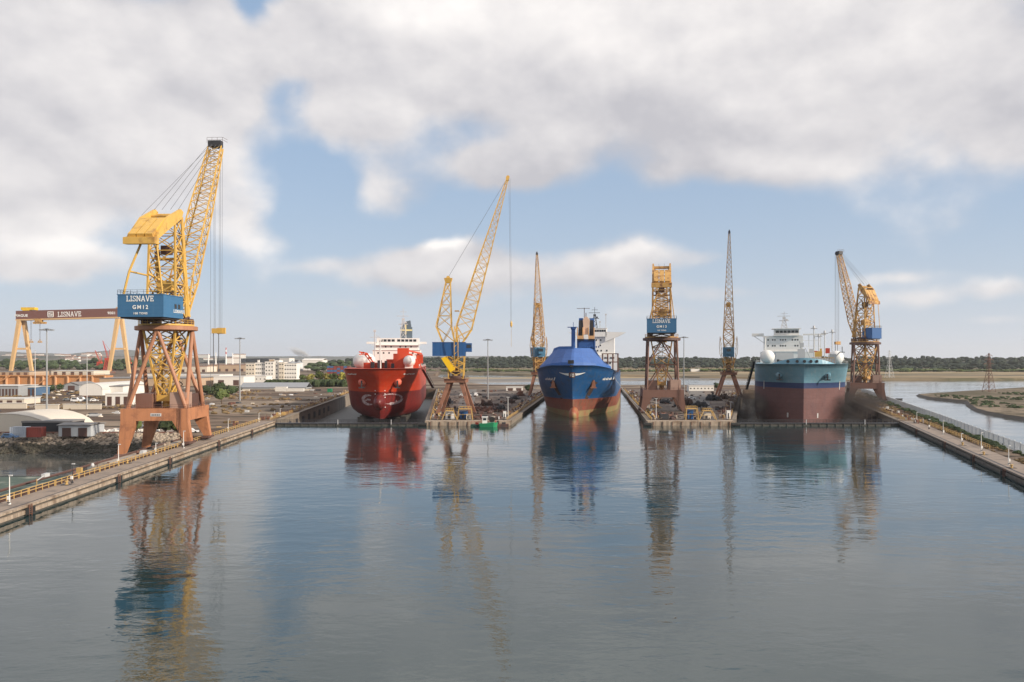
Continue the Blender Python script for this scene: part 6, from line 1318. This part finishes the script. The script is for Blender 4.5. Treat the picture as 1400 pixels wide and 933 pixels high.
# pontoon barge in the canal
t = thing('pontoon_barge', 'flat green-decked pontoon with a black rubber edge moored in the canal', 'barge', (-103.4, 150, -2.6), R(3.7)); m = MB(); m.box(-9, 8.2, -60, 27, -.6, 1.3); m.build('hull', M_dark, t); m = MB(); m.box(-8.4, 7.4, -59, 26.4, 1.3, 1.42); m.build('deck', mat('mossy_deck', (.07, .10, .08), .85, var=.25, dirt=(.25, .26, .22), dirt_amt=.4, dscale=.2), t)
m = MB(); m.beam((7.9, -60, 1.2), (7.9, 27, 1.2), .55, n=8); m.beam((-9, 26.8, 1.0), (8, 26.8, 1.0), .5, n=8); m.build('rubber_edge', M_black, t)
for y in range(-50, 26, 9): m = MB(); m.lathe([(.25, 0), (.45, .4), (.25, .7)], (-8 + (y % 4), y, 1.42), 10); m.build('bollard', M_dark, t)

# vehicles
def car(label, px, pyb, rz, paint, van=False, z=1.52, Y=None):
    Y = Y or GY(pyb, z); t = thing('parked_van' if van else 'parked_car', label, 'van' if van else 'car', (PX(px, Y), Y, z), rz, 'vehicles parked about the yard')
    L, W, hb, hr = (5.0, 1.95, 1.2, 2.2) if van else (4.3, 1.75, .85, 1.45); m = MB(); m.hexa([(-L / 2, -W / 2, .3), (L / 2, -W / 2, .3), (L / 2, W / 2, .3), (-L / 2, W / 2, .3)], [(-L / 2 + .08, -W / 2 + .03, hb), (L / 2 - .12, -W / 2 + .03, hb - .08), (L / 2 - .12, W / 2 - .03, hb - .08), (-L / 2 + .08, W / 2 - .03, hb)])
    a, b = (-L / 2 + .1, L / 2 - 1.1) if van else (-L / 2 + .35, L / 2 - 1.25); m.hexa([(a, -W / 2 + .06, hb), (b, -W / 2 + .06, hb), (b, W / 2 - .06, hb), (a, W / 2 - .06, hb)], [(a + .25, -W / 2 + .2, hr), (b - .7, -W / 2 + .2, hr), (b - .7, W / 2 - .2, hr), (a + .25, W / 2 - .2, hr)]); m.build('body', paint, t)
    m = MB()
    for s in (-1, 1): m.box(a + .5, b - .75, s * (W / 2 - .1) - .04, s * (W / 2 - .1) + .04, hb + .08, hr - .15)
    m.build('window', M_glass, t)
    for x in (-L / 2 + .8, L / 2 - .85):
        for s in (-1, 1): m = MB(); m.lathe([(.33, -.1), (.33, .1)], (x, s * (W / 2 - .08), .33), 12, 'y'); m.build('wheel', M_black, t)
PW = mat('car_white', (.7, .7, .7), .3, var=.03); PG = mat('car_grey', (.15, .16, .17), .3, var=.03); PR_ = mat('car_red', (.35, .03, .03), .3)
for i, a in enumerate([('white car seen between the right portal legs', 262, 592, .2, PW, False), ('dark car left of the middle portal leg', 192, 586, .1, PG, False), ('white car left of the pair on the left pier', 633, 541.5, 0, PW, False), ('white car right of the pair on the left pier', 640, 541.5, .1, PW, False), ('white van alone beside the pair on the left pier', 651, 542, 1.5, PW, True),
        ('white van at the left end of the row behind the cream wall', 104, 549.5, .1, PW, True), ('white van second in the row behind the cream wall', 112, 548.5, 0, PW, True), ('grey car third in the row behind the cream wall', 121, 548.5, 1.2, PG, False), ('white car at the right end of the row behind the cream wall', 129, 549, .4, PW, False), ('dark car parked left of the cream wall vans', 92, 548, .3, PG, False), ('dark car behind the short cream wall', 60, 549, 1.3, PG, False),
        ('dark blue car parked beside the pale container', 13.5, 599.5, .1, mat('car_blue', (.04, .08, .16), .3), False), ('grey car on the right pier beside the light mast', 924, 547, .2, PG, False), ('white car on the right pier behind the dark heaps', 946, 546, .1, PW, False)]): car(*a)
# heaps and gear on the piers
def heap(label, px, pyb, w, h, m_, seed, n=26, Y=None, nm='chain_heap'):
    Y = Y or GY(pyb, 1.55); rnd = random.Random(seed); m = MB(); x0 = PX(px, Y)
    for i in range(n):
        u = rnd.uniform(-1, 1); hh = h * (1 - u * u) * rnd.uniform(.3, 1); c = rnd.randrange(3)
        if c: lump(m, (x0 + u * w / 2, Y + rnd.uniform(-2, 2), 1.6 + hh * .5), rnd.uniform(.6, 1.4), rnd.uniform(.6, 1.2), hh * .6 + .3, rnd, 6, 4)
        else: m.beam((x0 + u * w / 2, Y, 1.7), (x0 + u * w / 2 + rnd.uniform(-2.5, 2.5), Y + rnd.uniform(-2, 2), 1.7 + hh * 1.3), .18, n=5)
    return tag(m.build(nm, m_), label, 'scrap heap')
M_chain = mat('anchor_chain_rust', (.07, .045, .038), .85, var=.4, vscale=1.2)
for i, a in enumerate([('long dark rusty scrap heap in the middle of the left pier', 663, 555, 11, 3.2, M_chain), ('brown scrap heap nearer the tug on the left pier', 657, 562, 9, 2.2, M_rusty), ('rusty heap right of the yellow crane leg', 670, 563, 7, 2.0, M_rusty), ('black heap beside the left pier edge railing', 684, 560, 4, 2.2, M_dark), ('dark heap further up the left pier', 697, 551, 5, 2.4, M_chain), ('dark heap near the white hut on the left pier', 704, 546, 5, 2.2, M_dark), ('small rusty excavator-like heap near the hut', 712, 541.5, 4.5, 3.2, M_rusty),
        ('dark heap under the yellow crane legs', 613, 552, 4, 3, M_dark), ('big black heap in the middle of the right pier', 956, 557, 8, 4.2, M_dark), ('dark heap left of the big black one', 939, 555, 8, 4.0, M_chain), ('tall dark heap behind the big black one', 974, 548, 7, 4.6, M_dark), ('black heap near the pale-cab crane legs', 990, 546, 6, 3.2, M_chain), ('small dark heap between the brown portal legs', 909, 552, 5, 2.6, M_dark), ('dark heap behind the brown portal', 900, 548, 4, 2.6, M_chain), ('orange-brown heap at the left of the right pier', 897, 558, 3, 1.8, M_yel2), ('low rusty skip at the front of the right pier', 908, 569, 5, 1.2, M_rusty)]): heap(*a, seed=100 + i)
def yframe(label, px0, px1, pyt, pyb, slant=.25):
    Y = 301.5; x0, x1 = PX(px0, Y), PX(px1, Y); h = PZ(pyt, Y) - ZQ; t = thing('access_frame', label, 'steel frame', (x0, Y, ZQ), 0, 'yellow access frames'); w = x1 - x0; m = MB()
    for y in (0, 2.4):
        P = [(0, y, 0), (w * slant, y, h), (w * (1 - slant), y, h), (w, y, 0)]; m.poly(P, .2); m.beam((w * slant * .5, y, h * .5), (w * (1 - slant * .5), y, h * .5), .08)
        for i in range(5): x = w * slant + w * (1 - 2 * slant) * i / 4; m.beam((x, y, h), (x, y, h + .9), .06)
        m.beam((w * slant, y, h + .9), (w * (1 - slant), y, h + .9), .07)
    m.build('frame', M_rail, t); m = MB(); m.box(w * slant, w * (1 - slant), 0, 2.4, h - .15, h + .02); m.build('platform', M_rail, t)
yframe('yellow access frame over the white cabin on the left pier', 604, 625, 562, 572); yframe('taller yellow access frame over the blue machine on the left pier', 625.5, 646, 559.5, 572, .08); yframe('yellow access frame with blue box at the front of the right pier', 937.5, 955, 559, 572, .08); yframe('wide slanted yellow access frame on the right pier', 956, 980, 562, 572, .25)
def boxthing(nm, label, px0, px1, pyt, pyb, m_, Y, cat, depth=2.2, detail=True):
    x0, x1 = PX(px0, Y), PX(px1, Y); h = PZ(pyt, Y) - ZQ; t = thing(nm, label, cat, ((x0 + x1) / 2, Y, ZQ)); w = (x1 - x0) / 2; m = MB(); m.box(-w, w, 0, depth, .2, h); m.box(-w - .08, w + .08, -.08, depth + .08, h, h + .12); m.build('housing', m_, t); m = MB(); m.box(-w * .5, w * .1, -.05, -.01, .4, h * .75); m.build('door', M_dark, t); m = MB(); m.box(-w, w, .3, depth - .3, 0, .2); m.build('skid', M_dbrn, t)
boxthing('site_cabin', 'white cabin under the yellow frame on the left pier', 609, 621, 564, 572.5, M_white, 303, 'cabin'); boxthing('compressor', 'blue machine under the taller yellow frame on the left pier', 629, 639, 563, 571, M_dblue, 303.5, 'machine'); boxthing('control_box', 'small cream box right of the blue machine', 637.5, 643, 567, 572, B_cream, 302, 'box', 1.2); boxthing('generator', 'blue box inside the yellow frame on the right pier', 941, 948, 561.5, 570, M_dblue, 303.5, 'machine'); boxthing('winch_box', 'small cream winch box under the slanted frame', 962, 972, 566, 571.5, B_cream, 303, 'box', 1.6)
boxthing('dark_skip', 'low dark skip at the front left of the right pier', 903, 914, 567, 571, M_dark, 302, 'skip', 3); boxthing('bollard_cabinet', 'white cabinet at the right front of the left pier', 688, 692, 563, 570, M_white, 303, 'cabinet', 1); boxthing('white_tank', 'small white tank at the right front of the right pier', 994, 999, 562, 569, M_white, 304, 'tank', 1.6)
# green tug and dark float at the left pier head
def tug():
    t = thing('tug', 'small green tug with white wheelhouse and black tyre at the left pier head', 'boat', (PX(668, 290.5), 290.5, 0)); t.scale = (1.25, 1.1, 1.2); L = 5.4; pts = [(-L / 2, -1.5), (L / 2 - 1.2, -1.6), (L / 2, 0), (L / 2 - 1.2, 1.6), (-L / 2, 1.5)]; n = 5
    m = MB(); m.add([(x * .9, y * .75, -.5) for x, y in pts] + [(x, y, 1.0 + (.3 if x > 1 else 0)) for x, y in pts], [tuple(reversed(range(n)))] + [(i, (i + 1) % n, (i + 1) % n + n, i + n) for i in range(n)] + [tuple(range(n, 2 * n))]); m.build('hull', M_green, t)
    m = MB(); m.box(-1.8, -.4, -.9, .9, 1.0, 2.9); m.box(-2, -.2, -1.05, 1.05, 2.9, 3.05); c = m.build('wheelhouse', M_white, t); m = MB(); m.box(-1.6, -.6, -.93, -.9, 2.0, 2.7); m.build('window', M_glass, c)
    m = MB(); m.lathe([(.55, -.2), (.85, -.2), (.85, .2), (.55, .2)], (1.0, -.4, 2.2), 16, 'y'); m.build('tyre', M_black, t); m = MB(); m.beam((-2.2, 0, 1), (-2.2, 0, 3.8), .07); m.beam((2, 0, 1), (2, 0, 2), .12); m.build('mast', M_red, t)
    t = thing('work_float', 'dark green work float moored left of the green tug', 'barge', (PX(654, 292), 292, 0)); m = MB(); m.box(-2.8, 2.0, -1.6, 1.6, -.3, .8); m.build('float', mat('dark_green_steel', (.02, .06, .045), .5), t); m = MB(); m.poly([(-2.6, -1.5, .8), (-2.6, -1.5, 1.8), (1.8, -1.5, 1.8), (1.8, -1.5, .8)], .05); m.cbox((-.5, 0, 1.1), (1.2, 1, .7)); m.build('railing', M_red, t)
    t = thing('work_float', 'rusty brown work raft moored right of the green tug', 'barge', (PX(685, 292), 292, 0)); m = MB(); m.box(-2.6, 2.8, -1.4, 1.6, -.2, .9); m.build('float', M_rusty, t); m = MB(); m.box(-1.6, -.8, -.5, .5, .9, 2.1); m.cbox((1, 0, 1.2), (1.4, 1, .6)); m.build('winch', M_dark, t)
    t = thing('fender_raft', 'black fender raft at the left corner of the left pier', 'fender', (PX(578, 293.5), 293.5, 0)); m = MB(); m.beam((-1.6, 0, .5), (1.4, 0, .5), .75, n=10); m.build('rubber_roll', M_black, t)
    t = thing('fender_raft', 'black fender raft at the right corner of the right pier', 'fender', (PX(1006, 293.5), 293.5, 0)); m = MB(); m.beam((-1.6, 0, .5), (1.4, 0, .5), .75, n=10); m.build('rubber_roll', M_black, t)
    t = thing('fender_raft', 'black fender raft at the left corner of the right pier', 'fender', (PX(885, 293.5), 293.5, 0)); m = MB(); m.beam((-1.4, 0, .5), (1.4, 0, .5), .75, n=10); m.build('rubber_roll', M_black, t)
tug()
rnd = random.Random(55); 
for nm_, f0, f1, lab in (('pier_gear', bL, cC, 'small dark gear, drums and timber scattered over the left pier'), ('pier_gear', dC, eR, 'small dark gear, drums and timber scattered over the right pier')):
    m = MB()
    for i in range(330):
        y = 303 + 270 * rnd.random() ** 1.4; x = f0(y) + 4 + (f1(y) - f0(y) - 8) * rnd.random()
        if noise.noise(Vector((x * .09, y * .03, 7))) < -.05: continue
        m.m = rnd.choice((0, 0, 1, 1, 2, 3, 4)); c = rnd.randrange(4); s_ = rnd.uniform(.4, 1.3)
        if c == 0: m.cbox((x, y, 1.6 + s_ * .5), (s_ * rnd.uniform(.6, 2.4), s_, s_))
        elif c == 1: m.lathe([(s_ * .5, 0), (s_ * .5, s_)], (x, y, 1.58), 10)
        elif c == 2: m.beam((x, y, 1.9), (x + rnd.uniform(-3, 3), y + rnd.uniform(-4, 4), 1.9 + s_ * .5), .16, n=6)
        else: lump(m, (x, y, 1.8), s_, s_, s_ * .8, rnd, 6, 4)
    tag(m.build(nm_, [M_dark, M_chain, M_rusty, M_conc, M_dbrn]), lab, 'gear', kind='stuff')
m = MB(); rnd = random.Random(56)
for i in range(520):
    y = rnd.uniform(300, 640); x = rnd.uniform(-420, lw(y) - 14)
    if noise.noise(Vector((x * .015, y * .02, 8))) < .0: continue
    m.m = rnd.choice((0, 1, 2, 3, 4)); s_ = rnd.uniform(.4, 1.5)
    if rnd.random() < .5: m.cbox((x, y, 1.5 + s_ * .4), (s_ * rnd.uniform(1, 4), s_ * 1.2, s_ * .8))
    else: lump(m, (x, y, 1.6), s_ * 1.4, s_, s_ * .6, rnd, 6, 4)
tag(m.build('yard_clutter', [M_dark, M_lgrey, M_rusty, B_cream, M_conc2]), 'odd plates, crates and heaps scattered over the left yard', 'gear', kind='stuff')
# gulls? none in the photograph. Mooring lines of the afloat ship
for a, b, l in (((13.5, 362, 17), (cC(345) - 2, 345, 1.8), 'mooring line from the blue ship bow to the left pier'), ((44, 345, 17), (dC(322) + 2, 322, 1.8), 'mooring line from the blue ship bow to the right pier')):
    m = MB(); A = Vector(a); B = Vector(b); P = [A.lerp(B, i / 8) - Vector((0, 0, 1.2 * math.sin(math.pi * i / 8))) for i in range(9)]; m.poly(P, .06); tag(m.build('mooring_line', M_lgrey), l, 'rope')

# ================================================================== DUST, STEAM, HAZE
def vol_mat(name, col, dens, scale, falloff, absorb=(0, 0, 0), lo=.42, hi=.7, emi=0):
    m = bpy.data.materials.new(name); m.use_nodes = True; t = m.node_tree; t.nodes.clear(); o = t.nodes.new('ShaderNodeOutputMaterial'); v = t.nodes.new('ShaderNodeVolumePrincipled'); t.links.new(v.outputs[0], o.inputs['Volume'])
    v.inputs['Color'].default_value = (*col, 1); c = t.nodes.new('ShaderNodeTexCoord'); g = X(t, c.outputs['Object'])
    sp = t.nodes.new('ShaderNodeVectorMath'); sp.operation = 'LENGTH'; t.links.new(g.s, sp.inputs[0]); r = X(t, sp.outputs['Value'])
    d = (nz(t, vmap(t, g, (scale, scale, scale)), 1.0, 3, .6) + (1 - 0) * 0.0).smooth(lo, hi) * (r * -1.0 + 1.0).smooth(0, falloff) * dens
    t.links.new(d.s, v.inputs['Density']); return m
def puff(name, label, loc, rad, m_, cat, rot=0):
    m = MB(); m.ball((0, 0, 0), 1, 1, 1, 20, 12); o = m.build(name, m_); o.location = loc; o.scale = rad; o.rotation_euler = (0, rot, 0); return tag(o, label, cat, kind='stuff')
D_m = vol_mat('grit_dust', (.13, .115, .11), .17, 2.2, .5, lo=.36, hi=.62)
puff('dust_cloud', 'dark grit-blasting dust drifting right of the pale blue ship', (PX(1160, 350), 352, 4.5), (19, 22, 10), D_m, 'dust')
puff('dust_cloud', 'thin dark dust between the right pier and the pale blue ship', (PX(1022, 350), 350, 4), (9, 20, 10), D_m, 'dust')
S_m = vol_mat('steam', (.97, .96, .95), .22, 2.4, .7, lo=.38, hi=.62)
puff('steam_plume', 'white steam drifting from the silos behind the apartments', (PX(410, 1540), 1540, 36), (28, 12, 9), S_m, 'steam', rot=R(22))

hm = bpy.data.materials.new('haze_air'); hm.use_nodes = True; t = hm.node_tree; t.nodes.clear(); o = t.nodes.new('ShaderNodeOutputMaterial'); v = t.nodes.new('ShaderNodeVolumePrincipled'); t.links.new(v.outputs[0], o.inputs['Volume'])
v.inputs['Color'].default_value = (.93, .95, .99, 1); v.inputs['Density'].default_value = 0.000045; v.inputs['Anisotropy'].default_value = 0.2
m = MB(); m.box(-16500, 16500, -700, 16500, -7.5, 260); h_ = m.build('haze', hm); tag(h_, 'thin pale haze over the whole harbour', 'haze', kind='stuff')
